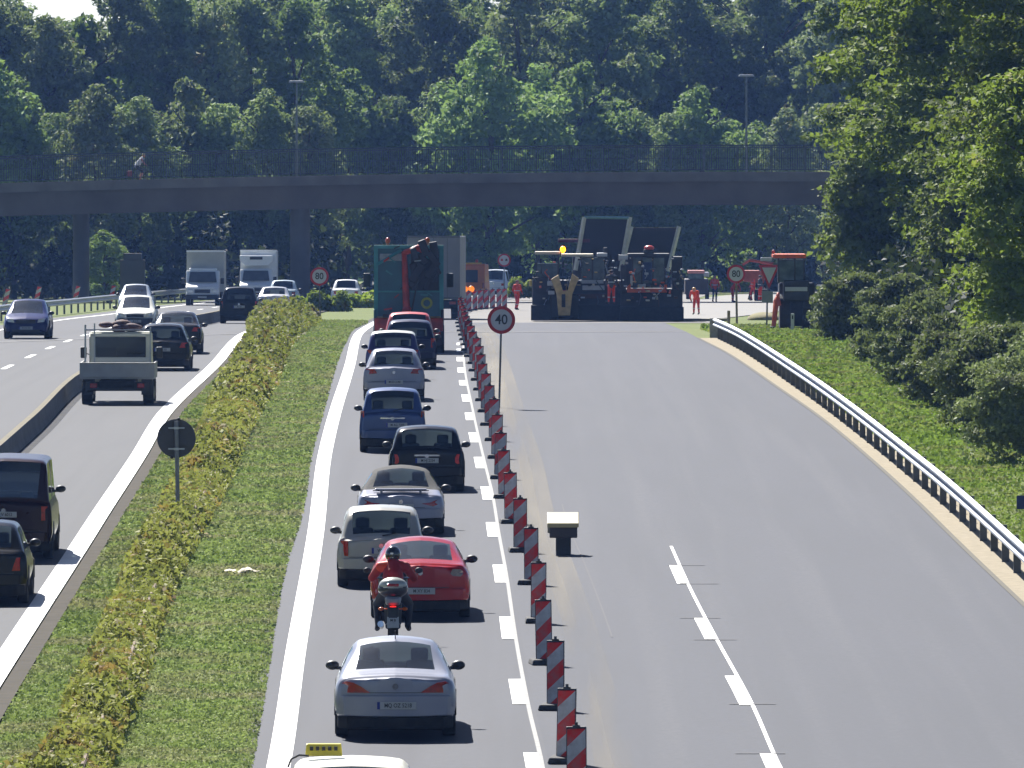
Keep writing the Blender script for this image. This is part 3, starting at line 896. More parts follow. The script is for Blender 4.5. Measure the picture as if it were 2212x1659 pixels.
bough(2280, 430, 21, 5.0, 3, 90, .3, 4, 58, 'tallest tree top in the upper right corner')
LM.append(leafmat('thicket_leaves', (.10,.13,.06), (.17,.20,.09), (.14,.14,.10), (.58,.7), .3, .4))
for i, (x, y, rx, h, lab) in enumerate([(1860,745,1.5,2.6,'grey green thicket at the left foot of the right trees'),(1935,790,1.5,2.9,'thicket below the trees beside the guardrail'),
      (2010,840,1.5,3.0,'dark thicket in the shade of the tall right tree'),(2075,890,1.4,2.8,'thicket right of the shaded one under the trees'),(2150,945,1.5,3.0,'thicket leaning over the verge near the right edge'),(2225,1010,1.5,3.0,'thicket nearest the camera at the right edge')]):
    c = G(x, y)
    P, D = lobed_crown(130+i, rx*.8, -.1, h*.95, 34, 34, 22, (.4,.85), (.14,.3))
    P = P[P[:, 2] > .02]
    t = thing('thicket', (c.x, c.y+1, c.z), lab, 'thicket', 'thickets under the right trees')
    me = leaves('foliage', P, .12*c.y/300*np.random.default_rng(i).uniform(.5, 1.5, len(P)), LM[6], seed=230+i, up=.3); link(bpy.data.objects.new('foliage', me), t)
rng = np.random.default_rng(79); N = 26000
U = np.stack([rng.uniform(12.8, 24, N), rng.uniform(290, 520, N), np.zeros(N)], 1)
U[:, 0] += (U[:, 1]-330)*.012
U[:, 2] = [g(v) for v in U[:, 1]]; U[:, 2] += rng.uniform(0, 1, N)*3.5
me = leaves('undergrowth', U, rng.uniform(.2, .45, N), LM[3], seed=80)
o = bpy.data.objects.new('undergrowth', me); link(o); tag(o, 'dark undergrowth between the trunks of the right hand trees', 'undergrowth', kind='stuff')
# ---------------------------------------------------------------- cars
def rear_map(w0, y0, bul, sign=1):
    """depth of the car's end face at lateral x; sign=1 rear (bulging to -y), -1 front"""
    def f(x):
        a = abs(x)
        if a <= w0: return y0 - sign*bul*(1-(a/w0)**2)
        return y0 + sign*(a-w0)*1.5
    return f
def patch(mb, poly, f, proud, thick, sign=1, nsub=1):
    """a thin shaped plate of (x,z) polygon following the end face"""
    pts = []
    k = len(poly)
    for i in range(k):
        a = poly[i]; b = poly[(i+1) % k]
        for s in range(nsub): pts.append((a[0]+(b[0]-a[0])*s/nsub, a[1]+(b[1]-a[1])*s/nsub))
    n = len(mb.v); k = len(pts)
    for d in (proud, proud-thick):
        for (x, z) in pts: mb.v.append((x, f(x)-sign*d, z))
    # strip triangulation for long convex bands: use centre fan
    cx = sum(p[0] for p in pts)/k; cz_ = sum(p[1] for p in pts)/k
    mb.v.append((cx, f(cx)-sign*proud, cz_)); c = n+2*k
    for i in range(k):
        j = (i+1) % k
        mb.f.append((c, n+i, n+j)); mb.m.append(mb.cur)
        mb.f.append((n+i, n+k+i, n+k+j, n+j)); mb.m.append(mb.cur)
def bandpatch(mb, x0, x1, z0, z1, f, proud, thick, sign=1, n=12, z0e=None, z1e=None):
    """a band across the end face from x0 to x1; z0e/z1e: heights at its ends"""
    base = len(mb.v)
    for i in range(n+1):
        x = x0+(x1-x0)*i/n; e = abs(2*i/n-1)**3
        a = z0+((z0e-z0)*e if z0e is not None else 0); b = z1+((z1e-z1)*e if z1e is not None else 0)
        y = f(x)
        mb.v += [(x, y-sign*(proud-thick), a), (x, y-sign*proud, a), (x, y-sign*proud, b), (x, y-sign*(proud-thick), b)]
    for i in range(n):
        for k in range(3):
            a = base+4*i+k; mb.f.append((a, a+4, a+5, a+1)); mb.m.append(mb.cur)
    mb.f.append((base, base+1, base+2, base+3)); mb.m.append(mb.cur)
    e = base+4*n; mb.f.append((e+3, e+2, e+1, e)); mb.m.append(mb.cur)

def rect(x0, x1, z0, z1): return [(x0, z0), (x1, z0), (x1, z1), (x0, z1)]
def mirx(poly): return [(-x, z) for x, z in reversed(poly)]

CARS = 'cars on the motorway'
def car(name, label, loc, pm, rz=0.0, L=4.3, W=1.74, H=1.45, oh=.78, wbs=2.55, belt=.92, zdeck=.98, td=.12, rw=.5,
        hz=.82, wsx=1.05, hood=.95, rh=None, zb=.26, lamps=None, lampm=None, plate=(0, .62), plate_s='M HT 482', bumper='paint', handle=None,
        roofm=None, front=False, rail=False, spoiler=False, wr=.31, cat='car', group=CARS, glasspillar=.10, exhaust=None, badge=True, heads=None,
        deckrise=.0, seats=True, rearglass=None, plate_w=.52, mirror_z=None, btop=.56, bul=.07, mirror_m=None, spare=False, wiper=False, antenna=False, roof_crown=.03):
    t = thing(name, loc, label, cat, group, rz, slope(loc.y) if abs(rz) < 1.5 else -slope(loc.y))
    rh = rh if rh is not None else W/2-.24
    y0 = -oh; y1 = y0+L
    yb = y0+td; yt = yb+rw
    yf0 = y1-hood; yf1 = yf0-wsx
    hw = W/2
    def st(y, w, top, cab, zb_=zb, blt=belt):
        s = hw*w
        if cab:
            return (y, [(0, zb_), (s-.14, zb_), (s-.03, zb_+.14), (s, .56), (s-.015, blt-.14), (s-.06, blt), (rh+.035, top-.09), (rh-.075, top-.01), (0, top+roof_crown)])
        b = min(blt, top-.05)
        return (y, [(0, zb_), (s-.14, zb_), (s-.03, zb_+.14), (s, min(.56, b-.2)), (s-.015, b-.12), (s-.06, b), (s-.15, top-.012), (s-.26, top), (0, top+.03)])
    S = [st(y0, .90, zdeck-.035, False, zb+.08), st(y0+.07, .965, zdeck, False, zb+.02)]
    if td > .3: S.append(st(y0+.22, 1.0, zdeck+.01, False)); 
    S.append(st(yb, 1.0, zdeck+.015+deckrise, False, zb, belt))
    wbp = S[-1][1]; wbp[5] = (hw-.06, belt); wbp[6] = (hw-.14, zdeck+deckrise+.01); wbp[7] = (hw-.30, zdeck+.02+deckrise)
    S.append(st(yt, 1.0, H-.05, True))
    ir = len(S)-1; iw = ir-1
    S.append(st(yt+.35, 1.0, H, True))
    S.append(st(yf1-.25, 1.0, H-.005, True)); S.append(st(yf1, 1.0, H-.05, True))
    iF = len(S)-1
    S.append(st(yf0, 1.0, hz+.03, False)); S.append(st(y1-.35, .98, hz-.09, False)); S.append(st(y1-.08, .93, hz-.2, False, zb+.02)); S.append(st(y1, .84, hz-.3, False, zb+.08))
    NU, NV = 5, 3
    us = list(range(len(S)))
    ring = []
    K = 9
    for q_ in S: q_[1].append((-q_[1][7][0], q_[1][7][1]))
    fy = pchip(us, [s[0] for s in S])
    fx = [pchip(us, [s[1][k][0] for s in S]) for k in range(K+1)]
    fz = [pchip(us, [s[1][k][1] for s in S]) for k in range(K+1)]
    def sec(u):
        kx = [f(u) for f in fx]; kz = [f(u) for f in fz]
        px = pchip(list(range(K+1)), kx); pz = pchip(list(range(K+1)), kz)
        return [(px(v/NV), pz(v/NV)) for v in range((K-1)*NV+1)]
    nv = (K-1)*NV+1; nu = (len(S)-1)*NU+1
    verts = []
    for i in range(nu):
        u = i/NU; s = sec(u); y = fy(u)
        for (x, z) in s: verts.append((x, y, z))
        for (x, z) in s: verts.append((-x, y, z))
    def vid(i, side, v): return i*2*nv+side*nv+v
    groups = {}
    def put(key, f): groups.setdefault(key, []).append(f)
    for i in range(nu-1):
        seg, sub = divmod(i, NU)
        for v in range(nv-1):
            vs = v//NV; vsub = v % NV
            for side in (0, 1):
                a, b, c, d = vid(i, side, v), vid(i+1, side, v), vid(i+1, side, v+1), vid(i, side, v+1)
                f = (a, b, c, d) if side else (a, d, c, b)
                f = f[::-1]
                key = 'body'
                if seg == iw and vs == 7 and 0 < sub: key = 'rear_window'
                elif seg == iF and vs == 7 and sub < NU: key = 'windscreen'
                elif vs == 5 and (seg in range(ir, iF)) and not (seg == ir and sub == 0) and not (seg == iF-2 and sub == 2): key = 'side_window_l' if side else 'side_window_r'
                elif vs == 0 or (vs == 1 and vsub == 0): key = 'underbody'
                elif roofm is not None and seg in (range(iw, iF+1) if roofm.name == 'soft_top_cloth' else range(ir, iF)) and vs >= (5 if roofm.name == 'soft_top_cloth' else 6): key = 'roof'
                elif roofm == 'soft' : key = 'body'
                put(key, f)
    # end caps
    def cap(i, sgn):
        NX = 6
        for v in range(nv-1):
            if v < NV: pass
            for q in range(NX):
                t0 = -1+2*q/NX; t1 = -1+2*(q+1)/NX
                P = []
                for (tt, vv) in ((t0, v), (t1, v), (t1, v+1), (t0, v+1)):
                    x, y, z = verts[vid(i, 0, vv)]
                    verts.append((x*tt, y-sgn*bul*(1-tt*tt), z)); P.append(len(verts)-1)
                put('body' if v >= NV*2 else 'body', tuple(P) if sgn > 0 else tuple(P[::-1]))
    cap(0, 1); cap(nu-1, -1)
    mats = {'body': pm, 'roof': roofm or pm, 'underbody': M_UNDER}
    for key, fs in groups.items():
        used = sorted({q for f in fs for q in f}); mp = {q: n for n, q in enumerate(used)}
        me = bpy.data.meshes.new(key)
        me.from_pydata([verts[q] for q in used], [], [tuple(mp[q] for q in f) for f in fs])
        nm = {'side_window_l': 'side_window', 'side_window_r': 'side_window'}.get(key, key)
        me.materials.append(mats.get(key, GLASS) if not (key == 'rear_window' and rearglass) else rearglass)
        me.validate(); 
        me.polygons.foreach_set('use_smooth', [True]*len(me.polygons)); me.update()
        try: me.set_sharp_from_angle(angle=R(50))
        except Exception: pass
        o = bpy.data.objects.new(nm, me); link(o, t)
    w0 = hw*.90; RM = rear_map(w0-.05, y0, bul)
    FM = rear_map(hw*.84-.05, y1, bul, -1)
    bm_ = pm if bumper == 'paint' else M_BLACK
    # rear bumper, lower valance
    mb = MB(); bandpatch(mb, -hw*.97, hw*.97, .35, btop, RM, .075, .16, z0e=.37, z1e=btop-.01, n=16); bo = mb.build('bumper', bm_, t, smooth='auto', bev=.012)
    mb = MB(); bandpatch(mb, -hw*.95, hw*.95, .17, .352, RM, .06, .14, n=12); mb.build('valance', M_UNDER, t, bev=.03)
    mb = MB(); bandpatch(mb, -hw*.92, hw*.92, .28, .54, FM, .07, .16, -1, n=16); mb.build('front_bumper', bm_, t, smooth='auto', bev=.012)
    mb = MB(); mb.box((0, (wbs+y0+.2)/2-.1, .205), (hw*2-.40, wbs-y0-.5, .17)); mb.build('chassis_floor', M_UNDER, t)
    # lamps
    lm = lampm or M_RED
    lamps = lamps or [rect(hw*.58, hw*.93, .70, .86)]
    for poly in lamps:
        for q in (poly, mirx(poly)):
            mb = MB(); patch(mb, q, RM, .022, .05, nsub=3); mb.build('tail_light', lm, t, smooth='auto')
    # crease between boot lid and bumper, badge, handle
    mb = MB(); bandpatch(mb, -hw*.86, hw*.86, .695 if btop > .6 else .572, .703 if btop > .6 else .582, RM, .006, .02); mb.build('panel_gap', M_BLACK, t)
    if badge:
        mb = MB(); mb.disc((0, RM(0)-.012, zdeck-.14), .045, .02, 14); mb.build('badge', M_CHROME if badge is True else badge, t)
    if handle:
        mb = MB(); bandpatch(mb, -handle[0], handle[0], handle[1], handle[1]+.035, RM, .03, .04, n=6); mb.build('trim', M_CHROME, t)
    # plate
    def mkplate(x, z, fmap, sg, s):
        y = fmap(x)-sg*.095 if z < btop+.02 else fmap(x)-sg*.02
        mb = MB(); mb.box((x, y, z), (plate_w, .015, .112)); p = mb.build('license_plate', M_PLATE, t, bev=.004)
        mb = MB(); mb.box((x-sg*plate_w*.46, y-sg*.009, z), (.042, .004, .108)); mb.build('country_band', M_EU, p)
        textmesh('plate_text', s, .085, M_INK, p, (x+sg*.02, y-sg*.0095, z), (math.pi/2, 0, 0 if sg > 0 else math.pi), .002, .85)
    if plate: mkplate(plate[0], plate[1], RM, 1, plate_s)
    if front:
        mkplate(0, .42, FM, -1, plate_s)
        for sx in (-1, 1):
            poly = [(hw*.5, hz-.30), (hw*.80, hz-.27), (hw*.86, hz-.13), (hw*.55, hz-.17)]
            poly = poly if sx > 0 else mirx(poly)
            mb = MB(); patch(mb, poly, FM, .03, .05, -1, nsub=2); mb.build('headlight', M_CLEAR, t, smooth='auto')
        mb = MB(); bandpatch(mb, -hw*.42, hw*.42, hz-.33, hz-.2, FM, .02, .04, -1, n=8); mb.build('grille', M_BLACK, t)
        mb = MB(); bandpatch(mb, -hw*.6, hw*.6, .26, .36, FM, .085, .1, -1, n=8); mb.build('air_intake', M_BLACK, t)
    # wheels
    for wx in (-1, 1):
        for wy in (0, wbs):
            mb = MB(); x = wx*(hw-.105); 
            prof = [(-.10, wr*.62), (-.10, wr*.9), (-.085, wr*.985), (-.05, wr), (.05, wr), (.085, wr*.985), (.10, wr*.9), (.10, wr*.62)]
            n = 22; base = len(mb.v)
            for k in range(n):
                a = 2*math.pi*k/n
                for (dx, r_) in prof: mb.v.append((x+dx, wy+r_*math.cos(a), wr+r_*math.sin(a)))
            for k in range(n):
                for j in range(len(prof)-1):
                    a = base+k*len(prof)+j; b = base+((k+1) % n)*len(prof)+j
                    mb.f.append((a, a+1, b+1, b)); mb.m.append(0)
            w_ = mb.build('tyre', M_TYRE, t, smooth='auto')
            mb = MB(); mb.xprism([(wy+wr*.62*math.cos(2*math.pi*k/14), wr+wr*.62*math.sin(2*math.pi*k/14)) for k in range(14)], x-.07, x+.07)
            mb.build('rim', M_RIM, w_)
    # dark wheel arches
    for wy in (0, wbs):
        for wx in (-1, 1):
            mb = MB(); mb.xprism([(wy+(wr+.06)*math.cos(math.pi*k/10), wr+.01+(wr+.06)*math.sin(math.pi*k/10)) for k in range(11)], min(wx*(hw-.2), wx*(hw+.004)), max(wx*(hw-.2), wx*(hw+.004)))
            mb.build('wheel_arch', M_UNDER, t)
    # mirrors
    mz = mirror_z or belt+.06
    for sx in (-1, 1):
        mb = MB(); mb.ball((sx*(hw+.045), yf0-.52, mz-.01), (.105, .07, .072), 12, 8); mb.box((sx*(hw-.08), yf0-.5, mz-.05), (.16,.05,.05))
        mb.build('mirror', mirror_m or M_BLACK, t, smooth=True)
    # cabin
    if seats:
        for sx in (-1, 1):
            mb = MB(); ys_ = (yf1+yf0)/2-1.0
            mb.box((sx*.36, ys_, .72), (.5, .18, .66), Matrix.Rotation(R(-12), 3, 'X'), taper=(.8, .8)); 
            mb.box((sx*.36, ys_-.1, 1.14), (.26, .1, .2)); mb.build('seat', M_SEAT, t, bev=.04)
        mb = MB(); mb.box((0, max(yb+.35, ys_-.95), .68), (W*.74, .18, .55), taper=(.95, .7)); mb.build('rear_bench', M_SEAT, t, bev=.04)
        mb = MB(); mb.box((0, yf0-.25, .72), (W*.8, .5, .22)); mb.build('dashboard', M_BLACK, t, bev=.03)
        mb = MB(); mb.ball((-.36, ys_+.05, 1.12), (.1, .11, .135), 10, 8); mb.box((-.36, ys_+.08, .85), (.42, .2, .4), taper=(.7, .8))
        drv = mb.build('driver_silhouette', mat('driver_dark_clothes', (.05,.045,.045), .8, noise=(9,(.08,.06,.05),.3)), t, smooth='auto')
    if rail:
        for sx in (-1, 1):
            mb = MB(); mb.tube([(sx*(rh-.04), yt+.1, H-.02), (sx*(rh-.04), yt+.2, H+.05), (sx*(rh-.04), yf1-.3, H+.06), (sx*(rh-.04), yf1-.15, H-.02)], .018, 6)
            mb.build('roof_rail', M_CHROME, t)
    if spoiler:
        mb = MB(); mb.box((0, yt-.02, H-.02), (rh*1.75, .22, .035), Matrix.Rotation(R(6), 3, 'X')); mb.build('spoiler', pm, t, bev=.012)
    if wiper:
        mb = MB(); mb.tube([(.02, yb-.02, zdeck+.04), (.3, yb+.02, zdeck+.1)], .012, 5); mb.build('wiper', M_BLACK, t)
    if antenna:
        mb = MB(); mb.tube([(0, yt+.15, H+.01), (0, yt+.02, H+.16)], .008, 5); mb.build('antenna', M_BLACK, t)
    if exhaust:
        mb = MB(); mb.tube([(exhaust, y0+.12, .27), (exhaust, y0-.06, .27)], .04, 10); mb.build('exhaust_pipe', M_CHROME, t)
    global LASTCAR
    LASTCAR = (t, dict(y0=y0))
    return t, dict(y0=y0, yb=yb, yt=yt, yf0=yf0, yf1=yf1, hw=hw, rh=rh, RM=RM, H=H)

def spot(px, py): return G(px, py)
def yaw(f, Y): return -math.atan((f(Y+3)-f(Y-3))/6.0)
def oncoming(px, py, wbs, ohf=.85):
    """origin of a car that shows its front, from the ground point of its front wheels"""
    c = G(px, py); Y = c.y+wbs
    return Vector(((px-CX)*c.y/F, Y, g(Y)))

LANE = OL
# silver coupe in front
S1 = paint('silver_coupe', (146,149,163), .4, .3)
car('coupe', 'silver two door coupe with wedge shaped red tail lights, nearest whole car in the queue', spot(854,1588), S1, yaw(LANE,158), L=4.6, W=1.80, H=1.36, oh=1.0, wbs=2.7,
    belt=.86, zdeck=.93, td=.62, rw=.95, zb=.25, lamps=[[(.37,.70),(.79,.695),(.81,.82),(.74,.86),(.62,.845),(.50,.785)]], plate=(.02,.515), btop=.66, plate_w=.58, plate_s='MQ OZ 5218', exhaust=-.52, antenna=True, rh=.60, bul=.1, badge=mat('badge_dark',(.1,.1,.12),.3,.8,noise=(40,(.2,.2,.22),.3)), roof_crown=.05)
# red coupe
RC = paint('red_coupe', (170,8,20), .1, .22)
M_SMOKE = mat('tail_lamp_smoke', (.16,.13,.13), .15, .4, noise=(18,(.3,.26,.26),.2))
car('sports_car', 'dark red sports coupe with pale round tail lights behind the motorcyclist', spot(908,1333), RC, yaw(LANE,190), L=4.4, W=1.77, H=1.33, oh=.85, wbs=2.7,
    belt=.88, zdeck=.98, td=.42, rw=.95, zb=.24, lamps=[[(.53,.82),(.58,.78),(.71,.77),(.77,.84),(.71,.90),(.57,.90)]], lampm=M_SMOKE, plate=(0,.52), plate_s='M XY 834', rh=.60, bul=.13, spoiler=False, badge=True, roof_crown=.06)
# beige hatch
car('hatchback', 'silver beige hatchback on the left of the queue beside the motorcyclist', spot(824,1266), paint('beige_silver',(164,162,153),.3,.33), yaw(LANE,198), L=4.1, W=1.66, H=1.45, oh=.62, wbs=2.5,
    belt=.9, zdeck=.93, td=.1, rw=.38, lamps=[rect(.62,.78,.60,.88)], plate=(.08,.70), plate_s='WOR M 95', wiper=True, handle=None, bumper='paint', zb=.27, rh=.62)
# silver convertible
M_SOFT = mat('soft_top_cloth', (.035,.034,.034), .9, noise=(20,(.055,.053,.052),.3), bump=(60,.3))
car('convertible', 'silver convertible with a closed dark soft top and boot spoiler', spot(866,1152), paint('silver_convertible',(146,148,164),.4,.3), yaw(LANE,216), L=4.3, W=1.79, H=1.31, oh=.9, wbs=2.35,
    belt=.80, zdeck=.84, td=.75, rw=.7, roofm=M_SOFT, lamps=[[(.42,.66),(.60,.68),(.82,.76),(.82,.66),(.66,.60)]], plate=(0,.60), plate_s='FS CB 11', spoiler=False, rh=.56, bul=.16, deckrise=.05, roof_crown=.06)
_cv, _d = LASTCAR
mb = MB(); mb.box((0,_d['y0']+.16,.94), (1.05,.26,.035)); mb.box((-.4,_d['y0']+.2,.90), (.05,.12,.07)); mb.box((.4,_d['y0']+.2,.90), (.05,.12,.07)); mb.build('boot_spoiler', MATS['paint_silver_convertible'], _cv, bev=.01)
bx0 = MB(); bx0.box((0,_d['y0']+.34,.905), (1.15,.06,.02)); bx0.build('spoiler_gap', M_BLACK, _cv)
# black small car
BLK = paint('black_blue', (9,10,22), .2, .22)
tt, d = car('small_car', 'black rounded small car with chrome boot bar and oval red lights', spot(922,1060), BLK, yaw(LANE,236), L=3.65, W=1.70, H=1.42, oh=.55, wbs=2.47,
    belt=.93, zdeck=.94, td=.06, rw=.28, lamps=[[(.63,.66),(.68,.62),(.75,.64),(.77,.74),(.73,.84),(.67,.84),(.63,.77)]], lampm=mat('tail_lamp_bright_red', lin(225,50,40), .2, noise=(26,lin(170,20,18),.25)), plate=(0,.70), plate_s='M HJ 2354', handle=(.28,.80), rh=.64, bul=.05, wiper=True, roof_crown=.04)
# blue hatch
car('city_car', 'blue high roofed small car with tall slim tail lights', spot(848,976), paint('steel_blue',(48,72,124),.4,.3), yaw(LANE,258), L=3.75, W=1.62, H=1.54, oh=.5, wbs=2.4,
    belt=.97, zdeck=.98, td=.06, rw=.24, lamps=[rect(.70,.79,.62,1.02)], plate=(.1,.68), plate_s='M AG 7305', handle=(.30,.83), rh=.60, bumper='paint', zb=.3, wiper=True)
# silver with red tails
car('hatchback', 'silver hatchback with wide dark red tail lights and a sun glint on its bumper', spot(851,866), paint('silver_grey',(146,149,166),.4,.3), yaw(LANE,300), L=4.3, W=1.74, H=1.46, oh=.7, wbs=2.6,
    belt=.93, zdeck=.97, td=.1, rw=.45, lamps=[[(.47,.80),(.80,.78),(.80,.93),(.55,.93)]], plate=(0,.56), plate_s='M ED 3140', rh=.6)
car('hatchback', 'dark violet blue car with a pale roof half hidden by the silver hatchback', spot(849,822), paint('violet_blue',(52,48,104),.3,.3), yaw(LANE,320), L=4.0, W=1.68, H=1.50, oh=.6, wbs=2.5,
    belt=.95, zdeck=.97, td=.08, rw=.3, lamps=[rect(.66,.80,.70,.95)], plate=(0,.6), plate_s='DAH R 62', roofm=paint('pale_roof',(205,208,205),.3,.35), rh=.64)
car('estate_car', 'dark blue estate car standing right in front of the teal lorry', spot(885,797), paint('dark_navy',(24,26,62),.3,.3), yaw(LANE,335), L=4.5, W=1.72, H=1.55, oh=.8, wbs=2.65,
    belt=.95, zdeck=.98, td=.08, rw=.3, lamps=[rect(.68,.82,.7,1.0)], plate=(0,.6), plate_s='M BL 90', rh=.62)
car('estate_car', 'red car with a pinkish sunlit roof directly behind the teal lorry', spot(884,782), paint('salmon_red',(196,70,66),.25,.35), yaw(LANE,343), L=4.3, W=1.74, H=1.62, oh=.8, wbs=2.6,
    belt=.95, zdeck=.98, td=.1, rw=.35, lamps=[rect(.68,.82,.7,1.0)], plate=None, rh=.62, seats=False)
# taxi: only the roof is in the picture
TX = G(756, 1656); TXl = Vector(((757-CX)*130.6/F, 130.6, g(130.6)))
tt, d = car('taxi', 'pale cream taxi with a yellow roof sign at the lower edge of the photo', TXl, paint('taxi_cream',(226,222,205),.0,.4), yaw(LANE,150), L=4.8, W=1.82, H=1.47, oh=1.0, wbs=2.85,
    belt=.93, zdeck=1.0, td=.5, rw=.8, rh=.67, plate_s='M TX 512')
mb = MB(); mb.box((-.34, d['yt']+.75, 1.47+.13), (.46,.16,.15), taper=(.94,.7)); ts = mb.build('roof_sign', mat('taxi_sign_yellow', lin(232,214,70), .35, noise=(8,lin(215,196,50),.3)), tt, bev=.012)
for k in range(5):
    mb = MB(); mb.box((-.34-.15+k*.075, d['yt']+.66, 1.47+.15), (.042,.012,.05)); mb.build('sign_mark', M_INK, ts)
mb = MB(); mb.tube([(-.78, d['yt']+.5, 1.40), (-.74, d['yt']+.5, 1.5), (-.64, d['yt']+.5, 1.55), (-.52, d['yt']+.5, 1.54)], .014, 6); mb.build('antenna_loop', M_BLACK, tt)

# left road, driving away
car('dark_red_van' if False else 'van', 'dark maroon passenger van cut off by the left edge', spot(12,1205), paint('maroon',(40,6,12),.25,.22), yaw(LW,209), L=4.8, W=1.90, H=1.96, oh=.95, wbs=3.0,
    belt=1.15, zdeck=1.12, td=.05, rw=.16, hz=1.05, hood=.75, wsx=.9, lamps=[rect(.74,.86,.78,1.06)], plate=(0,.9), plate_s='M JV 6012', rh=.80, mirror_z=1.25, wr=.33, zb=.28, cat='van', badge=True, bul=.03)
car('hatchback', 'black hatchback in the lower left corner behind the maroon van', spot(-42,1302), paint('black_car',(8,9,13),.2,.22), yaw(LW,193), L=4.2, W=1.76, H=1.45, oh=.7, wbs=2.55,
    belt=.95, zdeck=.97, td=.12, rw=.5, lamps=[[(.60,.62),(.80,.62),(.83,.86),(.68,.86)]], plate=(0,.6), plate_s='M RT 7', rh=.64)
car('estate_car', 'black estate car right of the flatbed lorry on the left road', spot(352,800), paint('black_estate',(8,8,10),.2,.22), yaw(LW,331), L=4.5, W=1.76, H=1.46, oh=.85, wbs=2.7,
    belt=.92, zdeck=.95, td=.12, rw=.42, lamps=[[(.55,.74),(.80,.74),(.82,.9),(.62,.9)]], plate=(0,.68), plate_s='M PE 321', rh=.6, badge=False, bumper='paint')
car('saloon_car', 'dark grey saloon in front of the black estate on the left road', spot(382,764), paint('dark_graphite',(22,22,32),.3,.25), yaw(LW,368), L=4.5, W=1.75, H=1.42, oh=.95, wbs=2.65,
    belt=.9, zdeck=1.0, td=.5, rw=.7, lamps=[[(.52,.78),(.80,.78),(.83,.92),(.6,.92)]], plate=(0,.62), plate_s='M KM 18', rh=.6)
car('jeep', 'black tall off roader next to the end of the white line', spot(517,699), paint('black_suv',(7,7,9),.2,.25), yaw(LW,480), L=4.4, W=1.72, H=1.62, oh=.75, wbs=2.6,
    belt=1.0, zdeck=1.0, td=.06, rw=.3, lamps=[rect(.72,.82,.7,1.0)], plate=(0,.75), plate_s='M S 40', rh=.62, wr=.34, cat='car')
car('saloon_car', 'silver saloon right of the black off roader partly behind the hedge', spot(592,682), paint('silver_far',(186,188,196),.5,.3), yaw(LW,530), L=4.4, W=1.72, H=1.42, oh=.9, wbs=2.6,
    belt=.92, zdeck=1.0, td=.5, rw=.6, plate=(0,.6), plate_s='M T 5', rh=.6)
car('small_car', 'pale car roof peeping out left of the round bridge column', spot(612,664), paint('pale_blue_silver',(176,192,204),.4,.3), yaw(LW,590), L=4.0, W=1.7, H=1.5, oh=.7, wbs=2.5, plate=None, rh=.6, seats=False)
car('small_car', 'white car whose roof shows above the hedge right of the speed sign', spot(748,662), paint('white_far',(228,230,232),.0,.35), yaw(LW,600), L=4.0, W=1.7, H=1.5, oh=.7, wbs=2.5, plate=None, rh=.6, seats=False)
car('small_car', 'pale blue white car beyond the beacons beside the orange service van', spot(1070,640), paint('white_blue',(214,224,236),.1,.3), -.15, L=4.2, W=1.75, H=1.75, oh=.7, wbs=2.6, belt=1.0, zdeck=1.0, plate=None, rh=.62, seats=False)
# oncoming
car('hatchback', 'dark blue hatchback coming towards the camera at the left edge', oncoming(58,732,2.55), paint('navy_blue',(22,34,92),.35,.24), math.pi, front=True, L=4.0, W=1.72, H=1.46, oh=.65, wbs=2.55,
    belt=.92, zdeck=.95, hz=.92, hood=.9, plate=(0,.6), plate_s='M DN 504', rh=.6)
car('small_car', 'white oncoming small car with a black lower front behind the flatbed lorry', oncoming(293,716,2.4), paint('off_white',(222,222,210),.0,.35), math.pi, front=True, L=3.7, W=1.64, H=1.42, oh=.6, wbs=2.4,
    belt=.92, zdeck=.95, hz=.9, plate=None, plate_s='M W 8', rh=.58, bumper='black')
car('saloon_car', 'silver oncoming car following the white small car', oncoming(292,676,2.6), paint('silver_oncoming',(176,184,196),.5,.3), math.pi, front=True, L=4.5, W=1.74, H=1.46, oh=.9, wbs=2.6,
    belt=.92, zdeck=1.0, hz=.88, td=.5, rw=.6, plate=None, plate_s='M L 2', rh=.6)

# ---------------------------------------------------------------- lorries
def wheel(mb_parent, x, y, r, w=.26, m=M_TYRE, rim=True):
    mb = MB(); mb.xprism([(y+r*math.cos(2*math.pi*k/22), r+r*math.sin(2*math.pi*k/22)) for k in range(22)], x-w/2, x+w/2)
    o = mb.build('tyre', m, mb_parent, bev=.02)
    if rim:
        mb = MB(); mb.xprism([(y+r*.55*math.cos(2*math.pi*k/14), r+r*.55*math.sin(2*math.pi*k/14)) for k in range(14)], x-w/2-.006, x+w/2+.006); mb.build('rim', M_RIM, o)
    return o
def bx(name, c, d, m, parent, bev=.015, taper=None, rot=None):
    mb = MB(); mb.box(c, d, rot, taper); return mb.build(name, m, parent, bev=bev)

# flatbed lorry on the left road (rear view)
FL = G(255, 873)
fl = thing('flatbed_lorry', FL, 'small white flatbed lorry with grey drop side tray seen from behind', 'lorry', None, yaw(LW, FL.y), slope(FL.y))
m_tray = mat('tray_grey', (.36,.37,.37), .6, .1, noise=(3,(.28,.285,.28),.3)); m_cab = mat('cab_cream', lin(214,214,198), .4, noise=(3,lin(196,196,180),.3), coat=.3)
bx('tailgate', (0,-.75,.98), (2.1,.05,.42), m_tray, fl); bx('tray_floor', (0,.55,.76), (2.1,2.55,.08), m_tray, fl)
for sx in (-1,1): bx('side_board', (sx*1.03,.55,.98), (.05,2.5,.4), m_tray, fl)
bx('tailgate_rib', (0,-.785,1.17), (2.1,.03,.04), mat('tray_rim', (.33,.33,.3), .6, .2, noise=(6,(.2,.2,.19),.3)), fl)
bx('chassis', (0,1.2,.58), (1.0,4.2,.22), M_UNDER, fl); bx('under_guard', (0,-.7,.52), (1.75,.12,.26), M_BLACK, fl)
